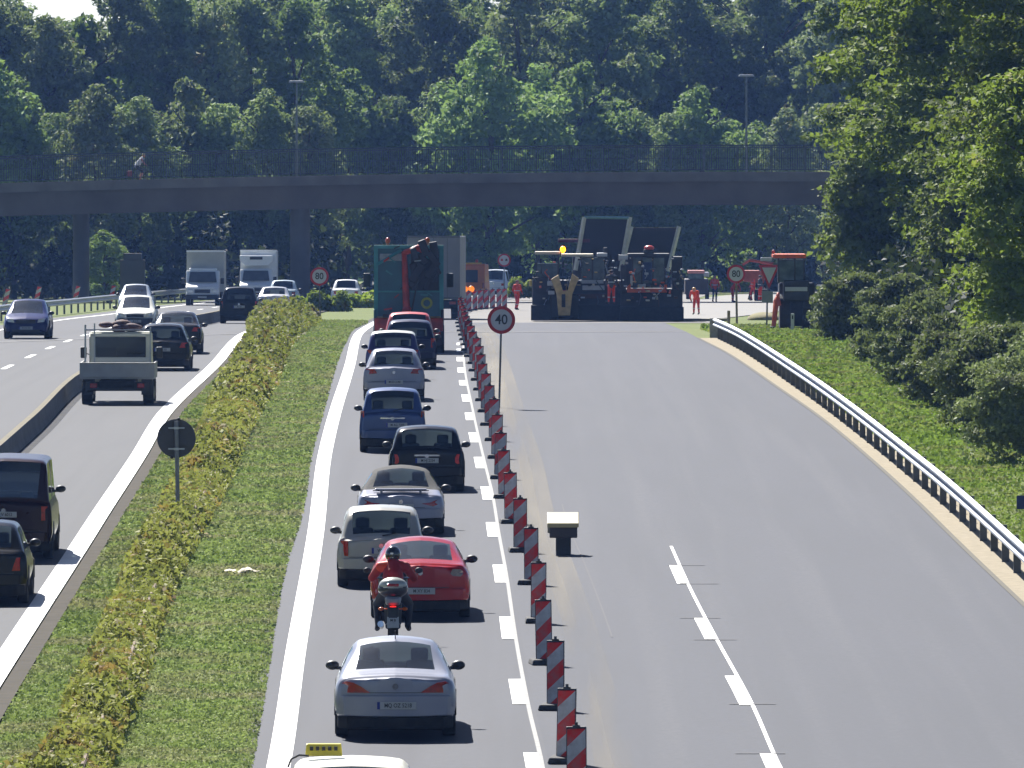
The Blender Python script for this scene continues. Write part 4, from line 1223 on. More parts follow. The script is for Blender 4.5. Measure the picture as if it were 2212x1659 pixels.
for sx in (-1,1):
    bx('tail_light', (sx*.66,-.775,.54), (.2,.04,.13), M_RED, fl); bx('mudguard', (sx*.82,0,.5), (.3,.9,.45), M_BLACK, fl)
    wheel(fl, sx*.86, 0, .33, .3); wheel(fl, sx*.86, 2.9, .33, .24)
p = bx('license_plate', (0,-.775,.54), (.62,.02,.13), M_PLATE, fl, .004); textmesh('plate_text', 'M CN 4210', .10, M_INK, p, (0,-.787,.54), ext=.002)
# cab with see-through rear window
mb = MB(); mb.xprism([(1.95,.55),(3.9,.55),(3.95,1.0),(3.55,1.18),(3.05,1.93),(2.15,1.97),(1.95,1.85)], -.88, -.84); mb.xprism([(1.95,.55),(3.9,.55),(3.95,1.0),(3.55,1.18),(3.05,1.93),(2.15,1.97),(1.95,1.85)], .84, .88)
mb.box((0,2.55,1.96), (1.7,1.0,.05)); mb.box((0,1.97,.9), (1.68,.04,.75)); mb.box((-.78,1.97,1.6), (.12,.04,.66)); mb.box((.78,1.97,1.6), (.12,.04,.66)); mb.box((0,1.97,1.9), (1.68,.04,.1)); mb.box((0,3.75,.85), (1.68,.3,.6))
mb.build('cab', m_cab, fl, bev=.02)
bx('rear_window', (0,1.965,1.56), (1.44,.02,.58), GLASS, fl, 0); bx('windscreen', (0,3.28,1.58), (1.62,.02,.78), GLASS, fl, 0, rot=Matrix.Rotation(R(-34),3,'X'))
bx('seat', (-.4,2.5,1.25), (.55,.2,.6), mat('seat_green', (.06,.22,.17), .8, noise=(9,(.05,.16,.13),.3)), fl, .04); bx('seat', (.45,2.5,1.15), (.55,.2,.5), M_SEAT, fl, .04)
for sx in (-1,1):
    bx('mirror', (sx*1.08,3.1,1.38), (.18,.06,.32), M_BLACK, fl, .03); mb = MB(); mb.tube([(sx*.88,3.1,1.3),(sx*1.05,3.1,1.38)], .015,5); mb.build('mirror_arm', M_BLACK, fl)
mb = MB(); mb.tube([(-.98,1.7,1.1),(-.98,1.7,2.2)], .03, 6); mb.tube([(-.72,1.7,1.1),(-.72,1.7,2.24)], .025, 6); mb.tube([(-.98,1.7,2.05),(.86,1.7,2.05)], .025, 6); mb.tube([(.86,1.7,1.1),(.86,1.7,2.12)], .025, 6); mb.build('ladder_rack', M_GALV, fl)
ld = thing('cargo_bundle', FL+Vector((-.12,2.5,2.02)), 'brown bundle tied on the roof of the flatbed lorry', 'bundle', None, yaw(LW, FL.y))
mb = MB()
rr = random.Random(5)
for i in range(9): mb.ball((rr.uniform(-.42,.42), rr.uniform(-.3,.3), rr.uniform(.04,.2)), (rr.uniform(.18,.34), .25, rr.uniform(.08,.14)), 9, 6)
mb.build('tarpaulin', mat('brown_tarp', lin(104,72,62), .8, noise=(5,lin(60,48,60),.3)), ld, smooth=True)

def boxtruck(px, py, label, fridge, w=2.15, h=2.35):
    c = G(px, py); s = F/c.y
    t = thing('box_truck', c, label, 'truck', 'white box trucks coming towards the camera', 0.0, slope(c.y))
    WH = mat('truck_white', lin(236,238,240), .4, noise=(2,lin(220,222,224),.3), coat=.3); GREY = mat('tarp_grey', lin(196,194,184), .7, noise=(1.5,lin(170,168,160),.3))
    # cab front at y=0 (faces the camera)
    mb = MB(); mb.xprism([(-.85,.42),(1.1,.42),(1.1,1.98),(.25,2.0),(-.28,1.28),(-.85,1.05)], -.95, .95); mb.build('cab', WH, t, bev=.06)
    mb = MB(); mb.quad((-.80,-.30,1.30),(.80,-.30,1.30),(.72,.20,1.90),(-.72,.20,1.90)); o = mb.build('windscreen', mat('windscreen_dark', (.05,.06,.07), .15, noise=(2,(.12,.13,.15),.3)), t); o.location = (0,-.035,.03)
    bx('cargo_box', (.12,3.2,.75+h/2), (w,4.2,h), WH if fridge else GREY, t, .04)
    bx('box_rim', (.12,1.09,.75+h), (w+.02,.04,.1), WH, t, .01)
    if fridge:
        mb = MB(); mb.prism([(-.70,2.2),(.70,2.2),(.98,2.5),(.98,2.82),(-.98,2.82),(-.98,2.5)], .45, 1.08); f_ = mb.build('cooling_unit', WH, t, bev=.05); bx('cooling_grille', (0,.44,2.66), (.75,.04,.16), M_BLACK, f_, .01)
    else: bx('wind_deflector', (0,.7,2.06), (1.6,.7,.16), WH, t, .05)
    bx('bumper', (0,-.88,.5), (1.9,.14,.26), M_BLACK if not fridge else mat('bumper_dark_red', (.09,.03,.03), .6, noise=(5,(.05,.02,.02),.3)), t, .03); bx('grille', (0,-.86,.82), (.9,.03,.22), M_BLACK, t, .02)
    for sx in (-1,1):
        bx('headlight', (sx*.7,-.87,.82), (.34,.04,.2), M_CLEAR, t, .03); bx('mirror', (sx*1.12,-.1,1.4), (.2,.08,.34), M_BLACK, t, .03)
        wheel(t, sx*.83, .0, .34); wheel(t, sx*.83+.05, 3.7, .34)
    p = bx('license_plate', (0,-.965,.48), (.5,.02,.11), M_PLATE, t, 0)
boxtruck(438, 660, 'white small truck with a grey tarpaulin box, the left one coming towards the camera', False)
boxtruck(553, 655, 'white refrigerated box truck with a cooling unit above its cab', True)

# teal crane lorry
TE = G(883, 762)
te = thing('skip_lorry', TE, 'tall teal lorry with a red crane arm and orange beacons heading the queue', 'lorry', None, yaw(LANE, 365), slope(TE.y))
m_teal = mat('teal_paint', lin(34,110,124), .45, noise=(1.2,lin(20,70,86),.3), coat=.2); m_teal2 = mat('teal_frame', lin(70,150,150), .45, noise=(3,lin(44,110,112),.3)); m_rus = mat('crane_red', lin(205,62,36), .5, noise=(3,lin(90,26,22),.3))
bx('container', (0,1.4,2.3), (2.34,3.6,2.7), m_teal, te, .03)
mb = MB()
for sx in (-1,1): mb.box((sx*1.13,-.42,2.3), (.14,.14,2.75)); mb.tube([(sx*1.1,-.5,3.05),(sx*.25,-.5,3.55)], .06, 6)
mb.box((0,-.42,3.66), (2.4,.16,.12)); mb.box((0,-.44,2.12), (2.2,.08,.06)); mb.build('rear_frame', m_teal2, te, bev=.01)
bx('cab', (0,4.9,2.1), (2.4,2.0,2.6), m_teal, te, .08)
mb = MB(); mb.tube([(-.06,-.62,.95),(-.1,-.62,2.1),(-.16,-.55,3.5)], [.13,.12,.09], 8); mb.build('crane_arm', m_rus, te, smooth='auto')
mb = MB(); mb.tube([(-.16,-.55,3.45),(.3,-.55,3.62),(.85,-.5,3.35)], [.1,.12,.1], 8); mb.build('crane_head', m_rus, te, smooth=True)
mb = MB(); mb.ball((-.06,-.66,1.45), (.18,.14,.18)); mb.build('crane_joint', m_rus, te, smooth=True)
rt = random.Random(4)
m_dk = mat('crane_dark', (.012,.014,.022), .6, noise=(5,(.03,.03,.04),.3)); m_hl = mat('crane_highlight_pale', (.45,.47,.46), .5, noise=(7,(.2,.22,.22),.3))  # the pale tone paints white highlights onto the crane gear
for i in range(15):
    bx('grab_claw', (rt.uniform(.15,.95),-.56+rt.uniform(-.06,.06),rt.uniform(2.5,3.7)), (rt.uniform(.1,.3),.16,rt.uniform(.3,.8)), m_dk, te, .03, rot=Matrix.Rotation(rt.uniform(-.9,.9),3,'Y'))
for i in range(16):
    bx(rt.choice(['lashing','bracket','pipe_clamp']), (rt.uniform(-1.0,1.0),-.6,rt.uniform(1.4,3.65)), (rt.uniform(.05,.3),.05,rt.uniform(.03,.07)), rt.choice([m_hl, m_dk, m_dk, m_teal2, m_rus]), te, 0, rot=Matrix.Rotation(rt.uniform(-.7,.7),3,'Y'))
bx('tone_panel', (.55,-.43,2.75), (.95,.04,1.3), m_dk, te, .02); bx('tone_panel', (-.55,-.43,3.3), (.9,.04,.25), m_hl, te, .02); bx('tool_shelf', (-.4,-.6,1.28), (1.0,.3,.12), m_dk, te, .02)  # flat dark plate behind the grab; the pale plate is a painted highlight stripe
mb = MB(); mb.tube([(.25,-.7,2.2),(.05,-.75,1.2),(.35,-.7,2.7)], .03, 6); mb.build('hydraulic_hose', M_BLACK, te)
bx('tail_ramp', (0,-.55,.98), (2.36,.3,.46), m_rus, te, .03); bx('tail_ramp_rim', (0,-.62,1.24), (2.2,.25,.06), mat('worn_yellow_rim', lin(150,140,96), .7, noise=(4,lin(80,50,40),.25)), te, .01)
bx('rear_underride', (0,-.4,.5), (2.3,.5,.5), mat('dark_red_under', (.05,.014,.014), .8, noise=(3,(.02,.01,.012),.3)), te, .03)
mb = MB(); mb.ring((.62,-.45,1.72), .12, .2, .05, 16); mb.build('emblem_ring', mat('emblem_yellow', lin(180,180,50), .5, noise=(9,lin(120,130,50),.3)), te)
for sx in (-1,1):
    bx('side_member', (sx*1.16,1.2,.9), (.1,3.6,1.2), M_UNDER if sx > 0 else m_teal, te, .02)
    wheel(te, sx*1.0, 0, .48, .45, rim=False); wheel(te, sx*1.0, 1.3, .48, .45, rim=False); wheel(te, sx*1.0, 4.8, .48, .32)
    bx('mirror', (sx*1.45,4.6,2.45), (.24,.1,.5), M_BLACK, te, .03); bx('tail_light', (sx*.95,-.66,.68), (.28,.05,.12), M_RED, te, .01)
for x in (-.72, .64):
    mb = MB(); mb.ball((x,-.2,3.86), (.09,.09,.12)); mb.tube([(x,-.2,3.7),(x,-.2,3.8)], .05, 8); mb.build('beacon_light', mat('beacon_orange', lin(220,96,30), .3, noise=(20,lin(190,70,20),.3)), te, smooth=True)
# grey box lorry
GL = G(950, 690)
gl = thing('semi_trailer', GL, 'grey box lorry standing right behind the teal one', 'lorry', None, -.03, slope(GL.y))
m_gb = mat('grey_box', lin(150,150,148), .6, noise=(.8,lin(120,120,122),.3))
bx('box_body', (-.3,4.2,2.45), (2.5,8,3.0), m_gb, gl, .04)
mb = MB()
for x in (-.95,-.3,.35): mb.box((x,.17,2.45), (.03,.03,2.9))
mb.box((-.3,.17,3.9), (2.5,.05,.1)); mb.box((-.3,.17,1.0), (2.5,.05,.1)); mb.build('door_bars', mat('door_bar_grey', lin(120,120,120), .5, noise=(5,lin(95,95,95),.3)), gl)
bx('chassis', (-.3,4,.7), (2.2,7.6,.4), M_UNDER, gl, .02)
for sx in (-1,1):
    wheel(gl, -.3+sx*1.0, 1.2, .48, .4, rim=False); wheel(gl, -.3+sx*1.0, 2.4, .48, .4, rim=False); wheel(gl, -.3+sx*1.0, 7.4, .48, .4, rim=False); bx('tail_light', (-.3+sx*.9,.1,.78), (.3,.06,.14), M_RED, gl, .01)
# orange service van
OV = G(1022, 652)
ov = thing('service_van', OV, 'orange road service van beyond the beacons with dark rear window', 'van', None, -.06, slope(OV.y))
m_or = mat('municipal_orange', lin(232,120,30), .45, noise=(2,lin(206,98,24),.3), coat=.3)
mb = MB(); mb.xprism([(0,.4),(4.6,.4),(4.65,1.0),(3.9,1.2),(3.4,2.25),(.1,2.3),(0,2.2)], -.72, .72); mb.build('body', m_or, ov, bev=.05)
bx('rear_window', (-.12,-.015,1.55), (.8,.03,.75), M_BLACK, ov, .01); bx('bumper', (0,-.06,.5), (1.42,.12,.2), M_BLACK, ov, .02); bx('roof_board', (-.1,.1,2.32), (1.25,.1,.1), mat('board_yellow', lin(240,190,60), .4, noise=(5,lin(220,170,50),.3)), ov, .01)
for sx in (-1,1): wheel(ov, sx*.62, .8, .33); wheel(ov, sx*.62, 3.6, .33); bx('tail_light', (sx*.62,-.02,1.0), (.12,.04,.3), M_RED, ov, .01)
mb = MB(); mb.ball((.2,.3,2.45), (.1,.1,.13)); mb.build('beacon_light', MATS['beacon_orange'], ov, smooth=True)
# ---------------------------------------------------------------- people
def seg_dist(p, a, b):
    ab = b-a; L = ab.length_squared
    t = 0 if L < 1e-9 else max(0, min(1, (p-a).dot(ab)/L))
    return (p-(a+ab*t)).length, t
def body_mesh(segs, vox, mats):
    """one continuous skin grown from tapered limb segments (a, b, ra, rb, material)"""
    mb = MB()
    for (a, b, ra, rb, mi) in segs:
        a = Vector(a); b = Vector(b)
        if (b-a).length > 1e-4: mb.tube([a, b], [ra, rb], 12)
        mb.ball(a, ra, 12, 8); mb.ball(b, rb, 12, 8)
    o = mb.build('tmp', mats[0])
    r = o.modifiers.new('r', 'REMESH'); r.mode = 'VOXEL'; r.voxel_size = vox
    s = o.modifiers.new('s', 'SMOOTH'); s.factor = .5; s.iterations = 2
    bpy.context.view_layer.update()
    me = bpy.data.meshes.new_from_object(o.evaluated_get(bpy.context.evaluated_depsgraph_get()))
    bpy.data.objects.remove(o)
    me.materials.clear()
    for m in mats: me.materials.append(m)
    S = [(Vector(a), Vector(b), ra, rb, mi) for (a, b, ra, rb, mi) in segs]
    idx = []
    for p in me.polygons:
        c = p.center; best = 9; bi = 0
        for (a, b, ra, rb, mi) in S:
            d, t = seg_dist(c, a, b); d -= ra+(rb-ra)*t
            if d < best: best = d; bi = mi
        idx.append(bi)
    me.polygons.foreach_set('material_index', idx)
    me.polygons.foreach_set('use_smooth', [True]*len(me.polygons))
    me.update()
    me.name = 'body'
    return me
def hand(w, d, side, mi, r=.011):
    """palm, four unequal bent fingers and a thumb from its side; w wrist, d direction"""
    d = Vector(d).normalized(); u = Vector((side, 0, 0)); u = (u-d*u.dot(d)).normalized(); n = d.cross(u)
    w = Vector(w); S = [(w, w+d*.05, .026, .034, mi)]
    for k, L in enumerate((.062, .072, .068, .052)):
        a = w+d*.075+u*(.03-.02*k); b = a+d*L*.5+n*.012; c = b+d*L*.35+n*.03
        S += [(a, b, r, r*.9, mi), (b, c, r*.9, r*.75, mi)]
    a = w+d*.02+u*.034; b = a+u*.03+d*.03; S += [(a, b, r*1.2, r, mi), (b, b+d*.03+n*.015, r, r*.8, mi)]
    return S
M_HIVIS = mat('hi_vis_orange', lin(250,84,34), .7, noise=(6,lin(214,60,24),.3)); M_HVT = mat('hi_vis_trousers', lin(236,64,36), .75, noise=(6,lin(190,48,30),.3))
M_REFL = mat('reflective_band', (.6,.6,.56), .4, noise=(20,(.45,.45,.42),.3)); M_JEAN = mat('blue_trousers', lin(34,46,84), .8, noise=(8,lin(26,34,60),.3))
M_BOOT = mat('dark_boots', (.02,.018,.017), .7, noise=(20,(.035,.03,.028),.3)); M_HAIR = mat('brown_hair', lin(70,48,34), .8, noise=(30,lin(46,32,24),.3))
def worker(px, py, h, label, pose='stand', facing=0.0, top=M_HIVIS, legs=M_HVT, helmet=None, dz=0.0, Yo=0.0):
    c = G(px, py, dz); c = c+Vector((0, Yo, 0))
    t = thing('person', c, label, 'person', None, facing)
    k = h/1.75
    V = lambda x, y, z: Vector((x*k, y*k, z*k))
    if pose == 'bend':
        hip, ch, nk, hd = V(0,.05,.90), V(0,-.22,1.18), V(0,-.36,1.30), V(0,-.46,1.36)
        sh = [V(-.19,-.32,1.25), V(.19,-.32,1.25)]; el = [V(-.24,-.40,1.0), V(.24,-.42,1.0)]; wr_ = [V(-.16,-.50,.80), V(.16,-.50,.82)]
    else:
        hip, ch, nk, hd = V(0,0,.93), V(0,-.02,1.28), V(0,-.01,1.48), V(0,-.03,1.62)
        sh = [V(-.20,0,1.42), V(.20,0,1.42)]; el = [V(-.29,.02,1.14), V(.29,.0,1.14)]; wr_ = [V(-.24,-.16,.94), V(.22,-.2,1.0)]
    st_ = .14 if pose == 'walk' else .02
    kn = [V(-.12,-st_,.50), V(.12,st_*.6,.50)]; an = [V(-.14,-st_*.2-.0,.09), V(.14,st_*1.6,.09)]
    S = [(hip, ch, .145*k, .165*k, 0), (ch, (sh[0]+sh[1])/2, .165*k, .12*k, 0), ((sh[0]+sh[1])/2, nk, .08*k, .055*k, 2), (nk, hd, .055*k, .06*k, 2), (hd, hd+V(0,-.012,.04), .098*k, .095*k, 2)]
    S.append((hd+V(0,-.1,-.01), hd+V(0,-.112,-.015), .02*k, .014*k, 2))   # nose
    for sx in (-1, 1): S.append((hd+V(sx*.095,0,0), hd+V(sx*.102,.01,.02), .018*k, .018*k, 2))   # ears
    for i, sx in ((0, -1), (1, 1)):
        S += [((sh[0]+sh[1])/2, sh[i], .1*k, .075*k, 0), (sh[i], el[i], .068*k, .052*k, 0), (el[i], wr_[i], .05*k, .036*k, 0)]
        S += hand(wr_[i], (wr_[i]-el[i]), -sx, 2, .011)
        S += [(hip+V(sx*.09,0,-.02), kn[i], .105*k, .07*k, 1), (kn[i], an[i], .068*k, .048*k, 1), (an[i], an[i]+V(0,-.16,-.04), .055*k, .042*k, 3)]
    me = body_mesh(S, .022, [top, legs, M_SKIN, M_BOOT]); link(bpy.data.objects.new('body', me), t)
    mb = MB(); mb.ball(hd+V(0,.012,.045), (.108*k,.115*k,.095*k), 12, 8)
    mb.build('helmet' if helmet else 'hair', helmet or M_HAIR, t, smooth=True)
    for z0, z1 in ((.62,.68),):
        pass
    mb = MB()
    if pose != 'bend': mb.tube([V(0,-.01,1.10), V(0,-.01,1.15)], .178*k, 14); mb.build('reflective_band', M_REFL, t)
    for i in (0, 1):
        mb = MB(); a = kn[i]+(an[i]-kn[i])*.3; mb.tube([a, a+(an[i]-kn[i])*.14], .07*k, 10); mb.build('reflective_band', M_REFL, t)
    return t
M_HELM = mat('helmet_yellow', lin(240,180,60), .4, noise=(12,lin(220,150,40),.3))
worker(1117, 670, 1.62, 'road worker in orange standing left of the paving machines', 'walk', .6)
worker(1504, 680, 1.62, 'road worker in orange trousers bending forward right of the right paver', 'bend', -.3, helmet=M_HELM)
worker(1544, 653, 1.62, 'worker in orange vest and blue trousers standing on the pale road', 'walk', .2, legs=M_JEAN)
worker(1583, 653, 1.55, 'road worker in reddish orange behind the second round speed sign', 'bend', 1.2, helmet=mat('helmet_white', (.7,.7,.68), .4, noise=(12,(.6,.6,.58),.3)))
worker(1627, 650, 1.6, 'road worker walking beside the excavator arm behind the yield sign', 'walk', -1.2)
worker(1642, 651, 1.6, 'road worker in dark jacket and orange trousers right behind the yield sign', 'stand', 2.0, top=mat('dark_jacket', (.04,.04,.05), .8, noise=(8,(.07,.07,.08),.3)))
wk = worker(1320, 696, 1.55, 'machine operator with orange trousers standing between the two pavers', 'stand', math.pi, top=MATS['dark_jacket'], dz=.85, Yo=-1.5)

# ---------------------------------------------------------------- motorcycle and rider
MC = G(849, 1398); mz = yaw(LANE, MC.y)
mc = thing('motorcycle', MC, 'dark touring motorcycle with a top case in front of the silver coupe', 'motorcycle', None, mz, slope(MC.y))
m_bike = mat('bike_dark', (.02,.02,.026), .35, .3, noise=(12,(.04,.04,.045),.3)); m_case = mat('case_black', (.018,.018,.024), .3, noise=(12,(.03,.03,.035),.3), coat=.4)
def mwheel(y, r, w):
    mb = MB(); n = 24; prof = [(-w/2,r*.72),(-w/2,r*.9),(-w*.3,r*.98),(0,r),(w*.3,r*.98),(w/2,r*.9),(w/2,r*.72)]; base = 0
    for k in range(n):
        a = 2*math.pi*k/n
        for dx, q in prof: mb.v.append((dx, y+q*math.cos(a), r+q*math.sin(a)))
    for k in range(n):
        for j in range(len(prof)-1):
            a = k*7+j; b = ((k+1) % n)*7+j; mb.f.append((a, a+1, b+1, b)); mb.m.append(0)
    o = mb.build('wheel', M_TYRE, mc, smooth='auto')
    mb = MB(); mb.xprism([(y+r*.72*math.cos(2*math.pi*k/16), r+r*.72*math.sin(2*math.pi*k/16)) for k in range(16)], -.03, .03); mb.build('rim', M_RIM, o)
mwheel(0, .32, .18); mwheel(1.48, .31, .12)
bx('frame', (0,.75,.55), (.30,.75,.42), m_bike, mc, .06); mb = MB(); mb.ball((0,.95,.92), (.17,.32,.16)); mb.build('fuel_tank', m_bike, mc, smooth=True)
bx('seat', (0,.38,.82), (.30,.72,.12), M_BLACK, mc, .05); bx('tail_cowl', (0,-.05,.80), (.26,.45,.16), mat('cowl_silver', (.3,.3,.33), .35, .5, noise=(9,(.2,.2,.22),.3)), mc, .05)
bx('fairing', (0,1.35,1.0), (.5,.35,.5), m_bike, mc, .1)
mb = MB(); mb.ball((0,-.12,1.0), (.26,.21,.17), 16, 10); mb.build('top_case', m_case, mc, smooth=True)
mb = MB(); mb.ball((0,-.14,1.06), (.24,.2,.135), 16, 10); mb.build('top_case_lid', mat('case_lid_silver', (.5,.52,.48), .3, .3, noise=(10,(.4,.42,.38),.3)), mc, smooth=True)
bx('case_reflector', (0,-.325,1.07), (.2,.04,.05), M_RED, mc, .015)
mb = MB(); mb.ball((0,-.29,.66), (.085,.05,.055), 14, 8); mb.build('tail_light', mat('brake_light_lit', lin(255,40,20), .3, emit=(lin(255,30,15), 1.6), noise=(30,lin(230,30,15),.3)), mc, smooth=True)
p = bx('license_plate', (0,-.36,.44), (.20,.012,.19), M_PLATE, mc, .004, rot=Matrix.Rotation(R(-12),3,'X')); textmesh('plate_text', 'M B', .06, M_INK, p, (0,-.375,.475), ext=.002); textmesh('plate_text', '83', .07, M_INK, p, (0,-.365,.41), ext=.002)
bx('rear_fender', (0,-.30,.52), (.2,.1,.36), M_BLACK, mc, .03); bx('swingarm', (0,.25,.35), (.26,.6,.08), m_bike, mc, .03)
for sx in (-1,1):
    mb = MB(); mb.ball((sx*.20,-.2,.66), (.05,.04,.03), 8, 6); mb.tube([(sx*.08,-.2,.66),(sx*.17,-.2,.66)], .012, 5); mb.build('indicator', M_ORANGE_L, mc, smooth=True)
    mb = MB(); mb.tube([(sx*.05,1.15,1.12),(sx*.38,1.0,1.12)], .016, 6); mb.build('handlebar', M_CHROME, mc)
    mb = MB(); mb.ball((sx*.44,1.2,1.24), (.07,.03,.05), 10, 6); mb.tube([(sx*.3,1.15,1.12),(sx*.42,1.2,1.22)], .009, 5); mb.build('mirror', M_BLACK, mc, smooth=True)
mb = MB(); mb.tube([(-.2,.55,.32),(-.21,-.12,.40)], [.045,.055], 10); mb.build('exhaust_pipe', M_CHROME, mc)
rd = thing('person', MC, 'motorcyclist in a red jacket and black helmet sitting on the motorcycle', 'person', None, mz, slope(MC.y))
m_jk = mat('red_jacket', lin(176,22,22), .6, noise=(7,lin(140,14,18),.3)); m_tr = mat('black_trousers', (.022,.022,.028), .75, noise=(8,(.035,.035,.04),.3)); m_gl = mat('black_gloves', (.02,.02,.022), .6, noise=(20,(.03,.03,.03),.3)); m_jo = mat('jacket_orange_yoke', lin(232,70,30), .6, noise=(7,lin(210,54,24),.3))
V = Vector
S = [(V((0,.28,.97)), V((0,.36,1.18)), .16, .18, 0), (V((0,.36,1.18)), V((0,.46,1.34)), .18, .15, 0), (V((0,.46,1.34)), V((0,.5,1.43)), .10, .06, 0), (V((0,.5,1.43)), V((0,.53,1.52)), .06, .08, 3)]
for sx in (-1, 1):
    sh_ = V((sx*.21,.44,1.34)); el_ = V((sx*.36,.66,1.14)); wr2 = V((sx*.36,.92,1.12))
    S += [(V((0,.44,1.34)), sh_, .12, .09, 3 if sx < 0 else 0), (sh_, el_, .085, .065, 0), (el_, wr2, .062, .045, 0)]
    S += hand(wr2, (-.15*sx,.9,.05), -sx, 2, .013)
    kn_ = V((sx*.27,.72,.70)); an_ = V((sx*.25,.46,.34))
    S += [(V((sx*.1,.3,.92)), kn_, .12, .08, 1), (kn_, an_, .075, .055, 1), (an_, an_+V((sx*.02,.18,-.06)), .055, .045, 2)]
link(bpy.data.objects.new('body', body_mesh(S, .012, [m_jk, m_tr, m_gl, m_jo])), rd)
mb = MB(); mb.ball((0,.54,1.545), (.135,.155,.15), 20, 14); hl = mb.build('helmet', mat('helmet_black', (.012,.012,.015), .12, noise=(9,(.02,.02,.025),.3), coat=1.0), rd, smooth=True)
mb = MB(); mb.box((0,.67,1.54), (.2,.04,.09)); mb.build('visor', M_BLACK, hl, bev=.02)
mb = MB(); mb.box((-.02,.392,1.57), (.05,.01,.03)); mb.build('helmet_logo', M_CHROME, hl)

# ---------------------------------------------------------------- cyclist on the bridge
cx_ = (302-CX)*(BY+1.6)/F; cb = Vector((cx_, BY+1.6, brz(cx_)-.2))
bk = thing('bicycle', cb, 'bicycle crossing the bridge behind the railing', 'bicycle')
for x in (-.53, .53):
    mb = MB(); mb.ring((x,0,.34), .30, .34, .035, 24)
    for k in range(8): mb.tube([(x,0,.34),(x+.31*math.cos(k*math.pi/4),0,.34+.31*math.sin(k*math.pi/4))], .004, 4)
    mb.build('wheel', M_TYRE, bk)
mb = MB()
for a, b in (((-.53,0,.34),(-.15,0,.85)),((-.53,0,.34),(-.02,0,.3)),((-.02,0,.3),(-.15,0,.85)),((-.02,0,.3),(.36,0,.78)),((-.15,0,.8),(.36,0,.82)),((.34,0,.98),(.53,0,.34))): mb.tube([a,b], .018, 6)
mb.build('frame', mat('bike_frame', (.2,.2,.22), .4, .5, noise=(9,(.14,.14,.16),.3)), bk)
bx('saddle', (-.18,0,.92), (.26,.13,.06), M_BLACK, bk, .02); mb = MB(); mb.tube([(.34,-.24,1.05),(.34,.24,1.05)], .015, 6); mb.build('handlebar', M_BLACK, bk)
cy = thing('person', cb, 'cyclist in a white top leaning forward and riding across the bridge', 'person')
m_wt = mat('white_top', (.86,.87,.92), .7, noise=(6,(.62,.63,.68),.3)); m_sh = mat('dark_shorts', (.03,.035,.05), .8, noise=(8,(.05,.05,.06),.3))
S = [(V((-.18,0,1.02)), V((.0,0,1.28)), .15, .15, 0), (V((.0,0,1.28)), V((.14,0,1.46)), .15, .13, 0), (V((.14,0,1.46)), V((.24,0,1.6)), .06, .055, 2), (V((.24,0,1.66)), V((.26,0,1.68)), .1, .1, 2)]
for sx in (-1, 1):
    S += [(V((.12,sx*.17,1.44)), V((.26,sx*.22,1.2)), .06, .048, 2), (V((.26,sx*.22,1.2)), V((.36,sx*.2,1.07)), .045, .035, 2)] + hand(V((.34,sx*.2,1.09)), (.8,0,-.4), 1, 2, .012)
    S += [(V((-.16,sx*.09,.98)), V((.2,sx*.1,.8 if sx > 0 else .64)), .11, .07, 1), (V((.2,sx*.1,.8 if sx > 0 else .64)), V((.0,sx*.1,.38 if sx > 0 else .2)), .065, .045, 2), (V((.0,sx*.1,.38 if sx > 0 else .2)), V((.14,sx*.1,.34 if sx > 0 else .16)), .045, .04, 3)]
link(bpy.data.objects.new('body', body_mesh(S, .02, [m_wt, m_sh, M_SKIN, M_BOOT])), cy)
mb = MB(); mb.ball((.25,0,1.71), (.115,.105,.1)); mb.build('hair', mat('fair_hair', lin(190,180,130), .7, noise=(20,lin(150,136,90),.3)), cy, smooth=True)
bg = thing('pannier_bag', cb+V((-.62,-.05,.42)), 'small red bag hanging on the rear of the bicycle', 'bag')
bx('bag', (0,0,.15), (.3,.14,.34), mat('red_bag', lin(150,60,60), .7, noise=(9,lin(110,40,44),.3)), bg, .04)

# ---------------------------------------------------------------- guide beacons
mbk = bpy.data.materials.new('beacon_stripes'); mbk.use_nodes = True
_nt = mbk.node_tree; _b = _nt.nodes['Principled BSDF']; _t = _nt.nodes.new('ShaderNodeTexCoord')
_s = _nt.nodes.new('ShaderNodeSeparateXYZ'); _nt.links.new(_t.outputs['Object'], _s.inputs[0])
def _m(op, a, b=None):
    n = _nt.nodes.new('ShaderNodeMath'); n.operation = op
    for i, v in enumerate((a, b)):
        if v is None: continue
        if isinstance(v, (int, float)): n.inputs[i].default_value = v
        else: _nt.links.new(v, n.inputs[i])
    return n.outputs[0]
_v = _m('SUBTRACT', _s.outputs[2], _m('MULTIPLY', _s.outputs[0], .95))
_v = _m('FRACT', _m('DIVIDE', _m('ADD', _v, .08), .50)); _v = _m('GREATER_THAN', _v, .5)
_c = mixn(_nt, _v, lin(222,22,22), (.55,.55,.56))
_c = mixn(_nt, noisen(_nt, _t.outputs['Object'], 7, .4, .9), _c, (.25,.2,.18)); _nt.links.new(_c, _b.inputs['Base Color']); _b.inputs['Roughness'].default_value = .45
M_FOOT = mat('recycled_foot', (.045,.045,.05), .9, noise=(14,(.08,.078,.075),.3))
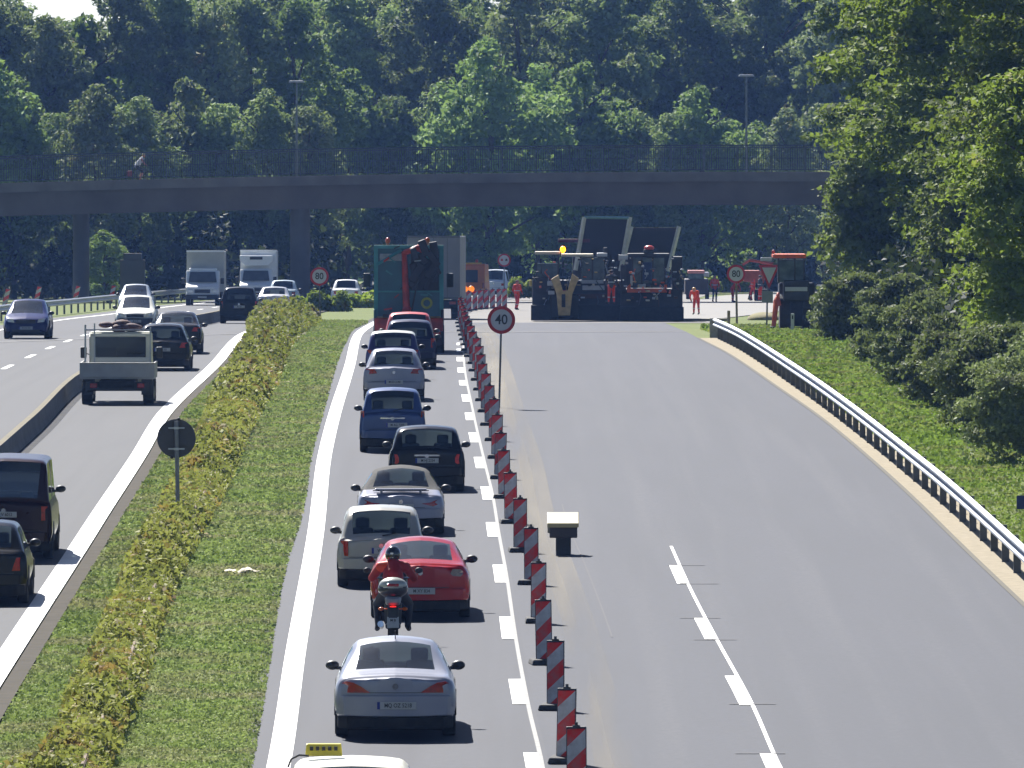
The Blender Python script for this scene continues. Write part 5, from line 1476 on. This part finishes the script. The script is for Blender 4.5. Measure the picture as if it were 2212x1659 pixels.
def beacon(px, py, lab, rz=0.0, src=None, group='red and white guide beacons beside the queue', tilt=0.0):
    c = G(px, py) if not isinstance(px, Vector) else px
    if src is None:
        t = thing('guide_beacon', c, lab, 'beacon', group)
        mb = MB(); mb.box((0,0,.55), (.25,.05,.98)); mb.v = [(x,y,z) for x,y,z in mb.v]
        o = mb.build('panel', mbk, t, bev=.012); 
        bx('frame', (0,.012,.56), (.275,.05,1.02), mat('beacon_frame', (.03,.03,.034), .6, noise=(12,(.05,.05,.055),.3)), t, .014)
        bx('foot', (-.05,0,.05), (.38,.70,.09), M_FOOT, t, .02, taper=(.86,.94))
        mb = MB(); mb.tube([(0,0,1.05),(0,0,1.13)], .022, 8); mb.box((0,0,1.07), (.1,.05,.04)); mb.build('handle', M_FOOT, t)
    else:
        t = src.copy(); link(t); t['label'] = lab; t['group'] = group
        t.location = c
        for ch in src.children:
            q = ch.copy(); link(q, t)
    t.rotation_euler = (slope(c.y)+tilt*.3, tilt, rz)
    return t
BC = [(1246,1740),(1222,1648),(1200,1533),(1176,1435),(1163,1345),(1148,1262),(1124,1192),(1104,1130),(1090,1076),(1080,1034),(1073,990),(1067,952),(1058,919),(1049,890),(1044,866),(1040,843),(1034,822),(1029,802),(1023,786),(1017,771),(1012,758),(1008,746),(1005,735),(1002,725),(1000,716),(998,707),(996,699),(995,692),(994,685)]
ordn = ['first','second','third','fourth','fifth','sixth','seventh','eighth','ninth','tenth','eleventh','twelfth','thirteenth','fourteenth','fifteenth','sixteenth','seventeenth','eighteenth','nineteenth','twentieth','twenty first','twenty second','twenty third','twenty fourth','twenty fifth','twenty sixth','twenty seventh','twenty eighth','twenty ninth']
B0 = None
rb = random.Random(9)
for i, (px, py) in enumerate(BC):
    lab = ('red and white striped guide beacon, %s in the row counted from the lower edge' % ordn[i]) if i < 20 else ('distant guide beacon, %s in the long row counted from the lower edge' % ordn[i])
    b = beacon(px, py, lab, rb.uniform(-.12,.12), B0, 'red and white guide beacons beside the queue' if i < 20 else 'distant beacons at the far end of the row', rb.uniform(-.025,.025))
    if B0 is None: B0 = b
for i, (px, py) in enumerate([(1002,676),(1013,673),(1026,671),(1038,669),(1050,668),(1064,667),(1078,666),(1090,665)]):
    beacon(px, py, 'guide beacon, %s from the left in the row crossing the lane beside the orange van' % ordn[i], rb.uniform(-.2,.2), B0, 'beacons crossing the lane in front of the works')
for i, (px, py) in enumerate([(8,664),(76,657),(160,655),(237,654)]):
    b = beacon(px, py, 'dull red striped beacon by the far left guardrail, %s from the left' % ordn[i], .1, B0, 'striped beacons along the far left guardrail', .25)
for px in (1004, 1018):
    c = G(px, 672); t = thing('warning_lamp', c+V((0,-.3,0)), 'round orange warning lamp on the crossing row of beacons, %s one' % ('left' if px < 1010 else 'right'), 'warning lamp', 'orange warning lamps')
    mb = MB(); mb.tube([(0,0,0),(0,0,1.02)], .02, 6); mb.build('stand', M_POST, t)
    mb = MB(); mb.disc((0,0,1.16), .17, .1, 18); mb.build('lamp', mat('lamp_orange', lin(255,150,30), .35, emit=(lin(255,130,20), .5), noise=(12,lin(240,120,20),.3)), t, bev=.02)

# ---------------------------------------------------------------- signs
M_SRED = mat('sign_red', lin(190,18,30), .4, noise=(5,lin(160,14,26),.3)); M_SWH = mat('sign_white', (.45,.45,.47), .4, noise=(3,(.55,.55,.57),.3)); M_SBK = mat('sign_black', (.015,.015,.017), .5, noise=(9,(.03,.03,.03),.3)); M_SGR = mat('sign_back_grey', (.045,.047,.055), .6, .2, noise=(4,(.07,.07,.08),.3))
def sign_round(px, cy_, pbase, d, txt, label, post=M_POST, pr=.03, back=False, kind=None):
    c = G(*pbase); s = F/c.y; hz_ = (pbase[1]-cy_)/s
    t = thing('traffic_sign', c, label, 'sign', None, 0.0)
    dx = (px-pbase[0])/s
    mb = MB(); mb.tube([(0,0,-.1),(dx*.98,0,hz_+(d*.45 if back else 0))], pr, 10); mb.build('post', post, t, smooth='auto')
    y = -pr-.02 if not back else pr+.02
    mb = MB(); mb.disc((dx,y,hz_), d/2, .02, 40); p = mb.build('sign_plate', M_SGR if back else M_SWH, t)
    if back:
        for k in (-1, 1):
            mb = MB(); mb.box((dx,y-.02,hz_+k*d*.27), (d*.42,.03,.03)); mb.box((dx,-pr,hz_+k*d*.27), (.1,.03,.05)); mb.build('bracket', M_GALV, t)
        mb = MB(); mb.ball((dx+.05,y,hz_+d*.5), .035); mb.build('bolt', M_SBK, t); mb = MB(); mb.ball((dx-.1,y,hz_-d*.49), .035); mb.build('bolt', M_SBK, t)
    else:
        mb = MB(); mb.ring((dx,0,hz_), d*.385, d*.502, .03, 40); o = mb.build('red_rim', M_SRED, p); o.location = (0,y-.006,0)
        if txt: textmesh('digits', txt, d*.50, M_SBK, p, (dx,y-.016,hz_), ext=.003, font_scale_x=.92)
        if kind == 'overtake':
            for sx, m_ in ((-1, M_SRED), (1, M_SBK)):
                mb = MB(); mb.box((dx+sx*.13*d/.75,y-.016,hz_), (.17*d,.01,.11*d)); mb.box((dx+sx*.13*d/.75,y-.016,hz_+.08*d), (.1*d,.01,.07*d)); mb.build('car_symbol', m_, p)
    return t
sign_round(1083, 691, (1078,881), .77, '40', 'round speed limit sign reading 40 on a slim post beside the beacons')
sign_round(690, 597, (692,700), .82, '80', 'round speed limit sign reading 80 in the median in front of the dark wood')
sign_round(1590, 592, (1592,704), .80, '80', 'round speed limit sign reading 80 on a wooden post near the guardrail end', post=mat('wood_post', (.26,.21,.14), .85, noise=(7,(.18,.14,.09),.3)), pr=.05)
sign_round(1089, 562, (1089,657), .76, None, 'faint round no overtaking sign above the white car beyond the beacons', kind='overtake')
sign_round(381, 947, (385,1133), .81, None, 'dark back of a round sign on a grey post in the median hedge', back=True, post=mat('post_grey', (.2,.21,.23), .5,.4, noise=(6,(.14,.15,.16),.3)), pr=.045)
c = G(1656,712); s = F/c.y
yt = thing('yield_sign', c, 'triangular yield sign pointing down in front of the tractor', 'sign')
mb = MB(); mb.tube([(0,0,-.1),(.05,0,(712-575)/s)], .035, 8); mb.build('post', M_POST, yt)
def tri(k, y0, y1):
    w = 46/s/2*k; zt = (712-572)/s; zb_ = (712-624)/s; cz2 = (2*zt+zb_)/3; f_ = lambda z: cz2+(z-cz2)*k
    mb = MB(); mb.prism([(-w+.1,f_(zt)),(.1,f_(zb_)),(w+.1,f_(zt))], y0, y1); return mb
tp = tri(1, -.06, -.04).build('sign_plate', M_SRED, yt); tri(.66, -.068, -.0605).build('white_field', M_SWH, tp)
bx('small_plate', (.03,-.05,(712-641)/s), (24/s,.02,25/s), mat('grey_plate', (.25,.26,.27), .5, noise=(6,(.18,.19,.2),.3)), yt, 0)
c = G(1712,723); t = thing('delineator_post', c, 'white marker post standing in front of the tractor', 'marker post'); bx('post', (0,0,.4), (.13,.1,.85), mat('marker_white', (.6,.6,.58), .6, noise=(6,(.45,.45,.43),.3)), t, .02); bx('reflector', (0,-.052,.68), (.06,.01,.14), M_SBK, t, 0)
c = G(1592,704)+V((-.35,.3,0)); t = thing('wooden_post', c, 'short pale wooden post beside the second speed sign', 'post'); bx('post', (0,0,.32), (.13,.13,.68), mat('wood_post2', (.3,.25,.16), .85, noise=(7,(.2,.16,.1),.3)), t, .01)
c = G(2218,1150); t = thing('kilometre_sign', c, 'small dark blue plate behind the guardrail at the right edge', 'sign'); bx('plate', (0,0,.62), (.42,.02,.28), mat('sign_blue', lin(16,34,110), .4, noise=(6,lin(12,28,90),.3)), t, 0); mb = MB(); mb.tube([(0,.03,0),(0,.03,.7)], .025, 6); mb.build('post', M_POST, t)

# ---------------------------------------------------------------- box on the tarmac, litter
c = G(1217,1198)
t = thing('equipment_box', c, 'dark box with a cream lid on a pedestal standing on the empty lanes', 'box')
m_db = mat('box_dark_brown', (.05,.04,.038), .6, noise=(6,(.08,.065,.06),.3))
bx('pedestal', (0,0,.17), (.30,.5,.36), M_BLACK, t, .02); bx('body', (0,0,.49), (.55,.6,.30), m_db, t, .02); bx('lid', (-.01,-.05,.69), (.62,.72,.09), mat('cream_lid', (.55,.48,.26), .5, noise=(6,(.45,.39,.2),.3)), t, .008, rot=Matrix.Rotation(R(16),3,'X'))
bx('side_handle', (-.29,-.1,.52), (.05,.1,.18), mat('cream_lid2', (.55,.5,.38), .5, noise=(6,(.4,.37,.28),.3)), t, .01)
c = G(522,1240)
t = thing('litter_cloth', c, 'crumpled whitish cloth lying on the median grass', 'litter')
mb = MB(); n = 14
for i in range(n+1):
    for j in range(6):
        u = i/n; w = .30*math.sin(math.pi*min(1, u*.9+.08))*(1-.25*math.sin(u*9))
        mb.v.append((-.33+.68*u, (j/5-.5)*w*3, .05+.06*math.sin(u*11+j*1.7)*math.sin(u*3)+.03*math.sin(j*2.1)))
for i in range(n):
    for j in range(5):
        a = i*6+j; mb.f.append((a, a+6, a+7, a+1)); mb.m.append(0)
o = mb.build('cloth', mat('litter_cream', (.55,.52,.42), .8, noise=(9,(.42,.36,.27),.3)), t, smooth=True); so = o.modifiers.new('thick','SOLIDIFY'); so.thickness = .01

# ---------------------------------------------------------------- paving machines
YM = 492.0; sm = F/YM; ZM = g(YM)
def mx(px): return (px-CX)/sm
def mzz(py, base=699): return (base-py)/sm
m_mach = mat('machine_dark', (.016,.017,.026), .6, noise=(3,(.05,.045,.045),.25)); m_roof = mat('machine_roof_cream', (.66,.6,.45), .5, noise=(3,(.5,.45,.33),.3)); m_yel = mat('machine_ochre', (.72,.52,.22), .6, noise=(5,(.4,.27,.11),.25)); m_org = mat('machine_orange', lin(250,112,44), .5, noise=(3,lin(180,60,24),.3)); m_gls = mat('cab_glass_dark', (.04,.065,.075), .12, noise=(2.5,(.14,.19,.2),.2)); m_sil = mat('machine_silver', (.5,.52,.55), .4,.5, noise=(5,(.35,.36,.4),.3))
def pbox(name, x0, x1, y0, y1, ya, yb_, m, parent, bev=.02, off_x=0):
    """a box given by its outline in the picture (px) and its depth range (m, local)"""
    X0, X1 = mx(x0)-off_x, mx(x1)-off_x; Z0, Z1 = mzz(y1), mzz(y0)
    return bx(name, ((X0+X1)/2, (ya+yb_)/2, (Z0+Z1)/2), (X1-X0, yb_-ya, Z1-Z0), m, parent, bev)
# left paver
xc = mx(1245)
pv = thing('asphalt_paver', (xc, YM, ZM), 'dark asphalt paver with a cream roof, ochre chute and lit orange beacon', 'paver')
A = lambda *a, **k: pbox(*a, off_x=xc, **k)
A('body', 1150, 1346, 612, 694, .3, 5.2, m_mach, pv); A('screed', 1147, 1348, 664, 697, -.5, .4, M_UNDER, pv)
A('operator_stand', 1160, 1206, 575, 614, .6, 2.4, m_gls, pv); A('roof', 1156, 1210, 549, 555, .3, 2.6, m_roof, pv); A('roof', 1213, 1282, 554, 560, .2, 3.2, m_roof, pv)
A('engine_hood', 1150, 1190, 604, 640, .1, .6, m_mach, pv)
for x in (1159, 1206, 1216, 1280):
    A('roof_post', x-1.5, x+1.5, 556, 614, .35, .45, M_BLACK, pv, bev=0)
A('cab', 1256, 1306, 562, 610, .4, 2.4, m_gls, pv); A('cab_bar', 1256, 1304, 610, 618, .2, .5, m_sil, pv); A('lower_cowl', 1258, 1306, 622, 632, .1, .4, m_sil, pv); A('cab_roof', 1290, 1312, 552, 560, .3, 2.2, m_sil, pv)
A('rust_beam', 1240, 1310, 640, 650, .05, .35, mat('rust_beam', (.12,.05,.03), .7, noise=(4,(.07,.03,.03),.3)), pv)
A('side_lamp', 1143, 1149, 610, 624, .2, .4, mat('side_lamp_yellow', lin(230,200,100), .4, noise=(9,lin(200,170,80),.3)), pv)
A('white_marker', 1234, 1250, 604, 614, .0, .2, m_sil, pv); A('exhaust', 1304, 1312, 540, 600, .8, 1.1, M_BLACK, pv)
mb = MB(); mb.prism([(mx(1206)-xc,mzz(686)),(mx(1231)-xc,mzz(686)),(mx(1236)-xc,mzz(640)),(mx(1250)-xc,mzz(606)),(mx(1236)-xc,mzz(596)),(mx(1226)-xc,mzz(632)),(mx(1216)-xc,mzz(634)),(mx(1206)-xc,mzz(598)),(mx(1190)-xc,mzz(608)),(mx(1202)-xc,mzz(640))], -1.2, -.7)
mb.build('chute', m_yel, pv, bev=.02)
A('chute_stain', 1213, 1221, 640, 668, -1.23, -1.19, M_UNDER, pv, bev=0)
A('hopper_wing', 1182, 1206, 612, 622, -.8, -.2, m_sil, pv); A('hopper_wing', 1184, 1198, 633, 641, -.8, -.2, m_sil, pv)
for x0, x1 in ((1188, 1206), (1232, 1250)): A('tyre', x0, x1, 642, 694, -.9, .2, M_TYRE, pv, bev=.08)
mb = MB(); mb.ball((mx(1216)-xc,.3,mzz(544)), (.13,.13,.15)); mb.tube([(mx(1216)-xc,.3,mzz(552)),(mx(1216)-xc,.3,mzz(548))], .05, 8); mb.build('beacon_light', mat('beacon_lit', lin(255,170,20), .3, emit=(lin(255,150,10), 3.0), noise=(9,lin(255,150,20),.3)), pv, smooth=True)
# right paver
xc2 = mx(1405)
p2 = thing('asphalt_paver', (xc2, YM-1, g(YM-1)), 'dark asphalt paver with an orange rear frame and red roof beacon', 'paver')
A = lambda *a, **k: pbox(*a, off_x=xc2, **k)
A('body', 1340, 1474, 630, 694, .3, 5.0, m_mach, p2); A('screed', 1338, 1476, 668, 697, -.4, .4, M_UNDER, p2); A('cab', 1366, 1436, 562, 618, .5, 2.4, m_gls, p2); A('roof', 1356, 1446, 553, 559, .3, 2.6, m_mach, p2)
for x in (1366, 1386, 1410, 1436, 1452): A('cab_post', x-1.6, x+1.6, 558, 620, .38, .5, M_BLACK, p2, bev=0)
mb = MB(); f_ = lambda x, y: (mx(x)-xc2, mzz(y)); mb.prism([f_(1354,637),f_(1440,637),f_(1440,620),f_(1434,620),f_(1434,628),f_(1362,628),f_(1362,618),f_(1354,624)], -.1, .3); mb.build('rear_frame', m_org, p2, bev=.01)
A('control_panel', 1378, 1394, 619, 627, -.05, .25, m_sil, p2); A('stay', 1361, 1366, 600, 622, -.05, .05, mat('stay_cream', (.6,.56,.46), .5, noise=(9,(.5,.46,.36),.3)), p2); A('operator_seat', 1388, 1408, 572, 612, .3, .48, mat('operator_blue', lin(70,86,120), .7, noise=(6,lin(50,60,90),.3)), p2); A('side_box', 1336, 1356, 556, 566, .1, .5, m_sil, p2); A('side_box', 1340, 1352, 578, 640, .1, .6, m_mach, p2)
A('side_tank', 1452, 1474, 560, 640, .8, 3.0, m_mach, p2)
mb = MB(); mb.ball((mx(1402)-xc2,.6,mzz(541)), (.24,.2,.12)); mb.build('beacon_light', mat('beacon_red', lin(230,74,52), .35, noise=(6,lin(200,50,34),.3)), p2, smooth=True)
A('beacon_base', 1390, 1412, 545, 553, .4, .9, M_BLACK, p2)
rq = random.Random(21)
for (par, ox, xa, xb_, ya, yb3) in ((pv, xc, 1152, 1344, 560, 655), (p2, xc2, 1342, 1472, 562, 655)):
    for i in range(75):
        x = rq.uniform(xa, xb_); y = rq.uniform(ya, yb3); w = rq.uniform(2, 9); h = rq.uniform(1.5, 5)
        kind = rq.choice(['hydraulic_pipe','tool_box','handle','lamp','cable','vent'])
        m_ = rq.choice([M_BLACK, m_org, m_yel, m_roof, m_sil, m_sil, mat('machine_grey', (.12,.12,.15), .5, noise=(6,(.08,.08,.1),.3)), m_gls, mat('machine_rust', (.1,.04,.025), .7, noise=(6,(.06,.03,.02),.3)), mat('machine_grey', (0,0,0))])
        if kind in ('hydraulic_pipe','cable'):
            mb = MB(); mb.tube([(mx(x)-ox,-.02,mzz(y)),(mx(x+rq.uniform(-8,8))-ox,-.12,mzz(y+rq.uniform(4,16))),(mx(x+rq.uniform(-12,12))-ox,.0,mzz(y+rq.uniform(18,30)))], .028, 5); mb.build(kind, m_, par)
        else: pbox(kind, x, x+w, y, y+h, rq.uniform(-.55,-.3), .5, m_, par, .01, ox)
# two dump trucks with raised beds behind the pavers
m_bed = mat('bed_dark', (.018,.02,.03), .7, noise=(1.5,(.03,.028,.036),.3)); m_edge = mat('bed_edge_cream', (.75,.73,.62), .5, noise=(4,(.55,.54,.46),.3)); m_tealb = mat('bed_bar_teal', lin(130,170,172), .5, noise=(4,lin(100,140,144),.3))
for (x0b, x1b, yb0, x0t, x1t, yt0, lab, bar) in ((1243,1341,554,1262,1361,469,'dump lorry with raised bed and pale teal top bar behind the left paver', True),(1340,1443,556,1364,1467,489,'dump lorry with raised dark bed and cream edges behind the right paver', False)):
    Yt = YM+8; xm = (x0b+x1b)/2; st_ = F/Yt; zg = g(Yt)
    t = thing('dump_lorry', ((xm-CX)/st_, Yt, zg), lab, 'lorry')
    q = lambda x, y: ((x-xm)/st_, (at(CX, y, Yt).z-zg))
    mb = MB(); a, b, c_, d_ = q(x0b,yb0+30), q(x1b,yb0+30), q(x1t,yt0+3), q(x0t,yt0+3); mb.prism([a,b,c_,d_], .12, .5); mb.build('bed', m_bed, t)
    for (xa, ya, xb, yb2) in ((x0b,yb0+30,x0t,yt0),(x1b,yb0+30,x1t,yt0)):
        a = q(xa,ya); b = q(xb,yb2); mb = MB(); mb.tube([(a[0],0,a[1]),(b[0],0,b[1])], .105, 4); mb.build('bed_edge', m_edge, t)
    if bar:
        a = q(x0t,yt0); b = q(x1t,yt0+2); mb = MB(); mb.tube([(a[0],0,a[1]),(b[0],0,b[1])], .07, 4); mb.build('top_bar', m_tealb, t)
        bx('front_wall', (.1,3.8,3.0), (1.9,.3,1.4), mat('bed_grey', (.12,.12,.13), .7, noise=(3,(.08,.08,.09),.3)), t)
        bx('red_canopy', ((1240-xm)/st_,.3,at(CX,520,Yt).z-zg), (1.5,.6,.16), mat('dull_red', lin(100,44,56), .7, noise=(4,lin(70,34,50),.3)), t)
    bx('chassis', (0,3.0,1.0), (2.2,7,.5), M_UNDER, t); bx('cab', (0,7.2,1.9), (2.3,1.8,2.2), m_mach, t, .06)
    for sx in (-1, 1):
        for y in (1.2, 2.6, 6.6): wheel(t, sx*.95, y, .5, .4, rim=False)

# ---------------------------------------------------------------- tractor at the right
TR = G(1722, 720); s = F/TR.y
tr = thing('tractor', TR, 'dark wheel loader like tractor with orange roof and orange front arm by the right trees', 'tractor', None, 0.0)
def tb(name, x0, x1, y0, y1, ya, yb_, m, bev=.03): return bx(name, (((x0+x1)/2-1722)/s, (ya+yb_)/2, (720-(y0+y1)/2)/s), ((x1-x0)/s, yb_-ya, (y1-y0)/s), m, tr, bev)
tb('cab', 1682, 1738, 562, 610, .6, 2.3, m_gls); tb('roof', 1670, 1742, 549, 558, .4, 2.6, m_org, .04); tb('bonnet', 1692, 1748, 606, 650, .1, .9, m_mach, .05); tb('white_bar', 1696, 1744, 620, 629, -.06, .1, M_SWH, .01)
tb('cab_post', 1716, 1719, 558, 612, .5, .6, M_BLACK, 0); tb('cab_post', 1681, 1684, 558, 612, .5, .6, M_BLACK, 0); tb('cab_post', 1736, 1739, 558, 612, .5, .6, M_BLACK, 0); tb('fender', 1684, 1762, 612, 640, .8, 2.6, m_mach, .08); tb('under_frame', 1694, 1748, 640, 705, .3, 3.0, M_UNDER)
tb('small_mirror', 1644, 1668, 557, 564, .6, .9, m_sil, .01); tb('side_lamp', 1764, 1778, 616, 622, .6, .9, m_sil, .01)
for x in (1696, 1746):
    wheel(tr, (x-1722)/s, .9, .78, .42, rim=False)
    wheel(tr, (x-1722)/s, 3.1, .5, .34, rim=False)
mb = MB(); q = lambda x, y, Y=0: ((x-1722)/s, Y, (720-y)/s); mb.tube([q(1682,634,.3), q(1677,650,.0), q(1670,712,-.3)], [.06,.12,.09], 8); mb.tube([q(1680,636,.1), q(1684,660,.0)], .07, 6); mb.build('loader_arm', m_org, tr, smooth='auto')
tb('arm_foot', 1663, 1676, 704, 716, -.5, -.1, M_BLACK, .02)
mb = MB(); mb.ball(q(1671,545,.6), (.06,.06,.09)); mb.build('beacon_light', MATS['beacon_red'], tr, smooth=True)
# excavator behind the signs
EX = G(1632, 650); s2 = F/EX.y
ex = thing('excavator', EX, 'orange brown excavator boom and bucket behind the round and yield signs', 'excavator')
m_ex = mat('excavator_orange', lin(190,92,56), .6, noise=(2,lin(140,62,44),.3))
q = lambda x, y, Y=0: ((x-1632)/s2, Y, (650-y)/s2)
mb = MB(); mb.prism([q(1606,608)[::2], q(1650,612)[::2], q(1654,592)[::2], q(1640,584)[::2], q(1606,584)[::2]], -.2, 1.4); mb.build('body', m_ex, ex, bev=.05)
mb = MB(); mb.tube([q(1650,600), q(1668,570), q(1620,562), q(1604,572)], [.16,.16,.1,.08], 6); mb.build('boom', m_ex, ex)
mb = MB(); mb.tube([q(1624,606,.6), q(1622,636,.6), q(1619,648,.6)], .12, 6); mb.build('stick', m_mach, ex); bx('tracks', ((1646-1632)/s2,1.2,.35), (.9,3.0,.7), M_UNDER, ex, .1)
# dark lorry front far right
FV = G(1507, 646); s3 = F/FV.y
fv = thing('service_lorry', FV, 'dark lorry with a pinkish roof behind the bending worker', 'lorry')
q3 = lambda n_, x0, x1, y0, y1, ya, yb_, m, b=.04: bx(n_, (((x0+x1)/2-1507)/s3, (ya+yb_)/2, (646-(y0+y1)/2)/s3), ((x1-x0)/s3, yb_-ya, (y1-y0)/s3), m, fv, b)
q3('roof', 1486, 1522, 584, 591, 0, 1.8, mat('roof_pink', lin(232,160,150), .5, noise=(4,lin(200,130,120),.3))); q3('windscreen', 1487, 1521, 591, 604, .02, 1.6, m_gls); q3('body', 1480, 1530, 603, 636, -.2, 4.0, mat('brown_dark', (.06,.045,.045), .6, noise=(3,(.04,.035,.04),.3)))
for sx in (-1, 1): wheel(fv, sx*.6, .3, .35, .25, rim=False)
q3('canopy', 1520, 1532, 588, 598, 0, 1.5, m_sil)
c = G(1500, 694); t = thing('kerb_board', c, 'low pale board lying on the ground before the bending worker', 'board'); bx('board', (.3,.4,.06), (2.6,.5,.12), mat('board_pale', (.3,.27,.2), .8, noise=(3,(.2,.18,.14),.3)), t, .02)
c = G(1650, 690); t = thing('soil_heap', c, 'low grassy soil heap beside the yield sign post', 'heap'); mb = MB(); mb.ball((0,0,.0), (.8,1.6,.35), 14, 8); mb.build('soil', mat('heap_soil', (.16,.16,.06), .95, noise=(3,(.25,.21,.12),.3)), t, smooth=True)
HAZE=.00007
# ---------------------------------------------------------------- haze
mb = MB(); mb.box((0, 420, 18), (330, 1160, 70)); 
m_h = bpy.data.materials.new('haze_air'); m_h.use_nodes = True
_nt = m_h.node_tree
for n in list(_nt.nodes):
    if n.type != 'OUTPUT_MATERIAL': _nt.nodes.remove(n)
_v = _nt.nodes.new('ShaderNodeVolumePrincipled')
_v.inputs['Color'].default_value = (.22,.42,1,1); _v.inputs['Density'].default_value = HAZE
_v.inputs['Anisotropy'].default_value = .3
_nt.links.new(_v.outputs[0], [n for n in _nt.nodes if n.type == 'OUTPUT_MATERIAL'][0].inputs['Volume'])
hz = mb.build('haze', m_h); tag(hz, 'thin bluish summer haze filling the air', 'haze', kind='stuff')
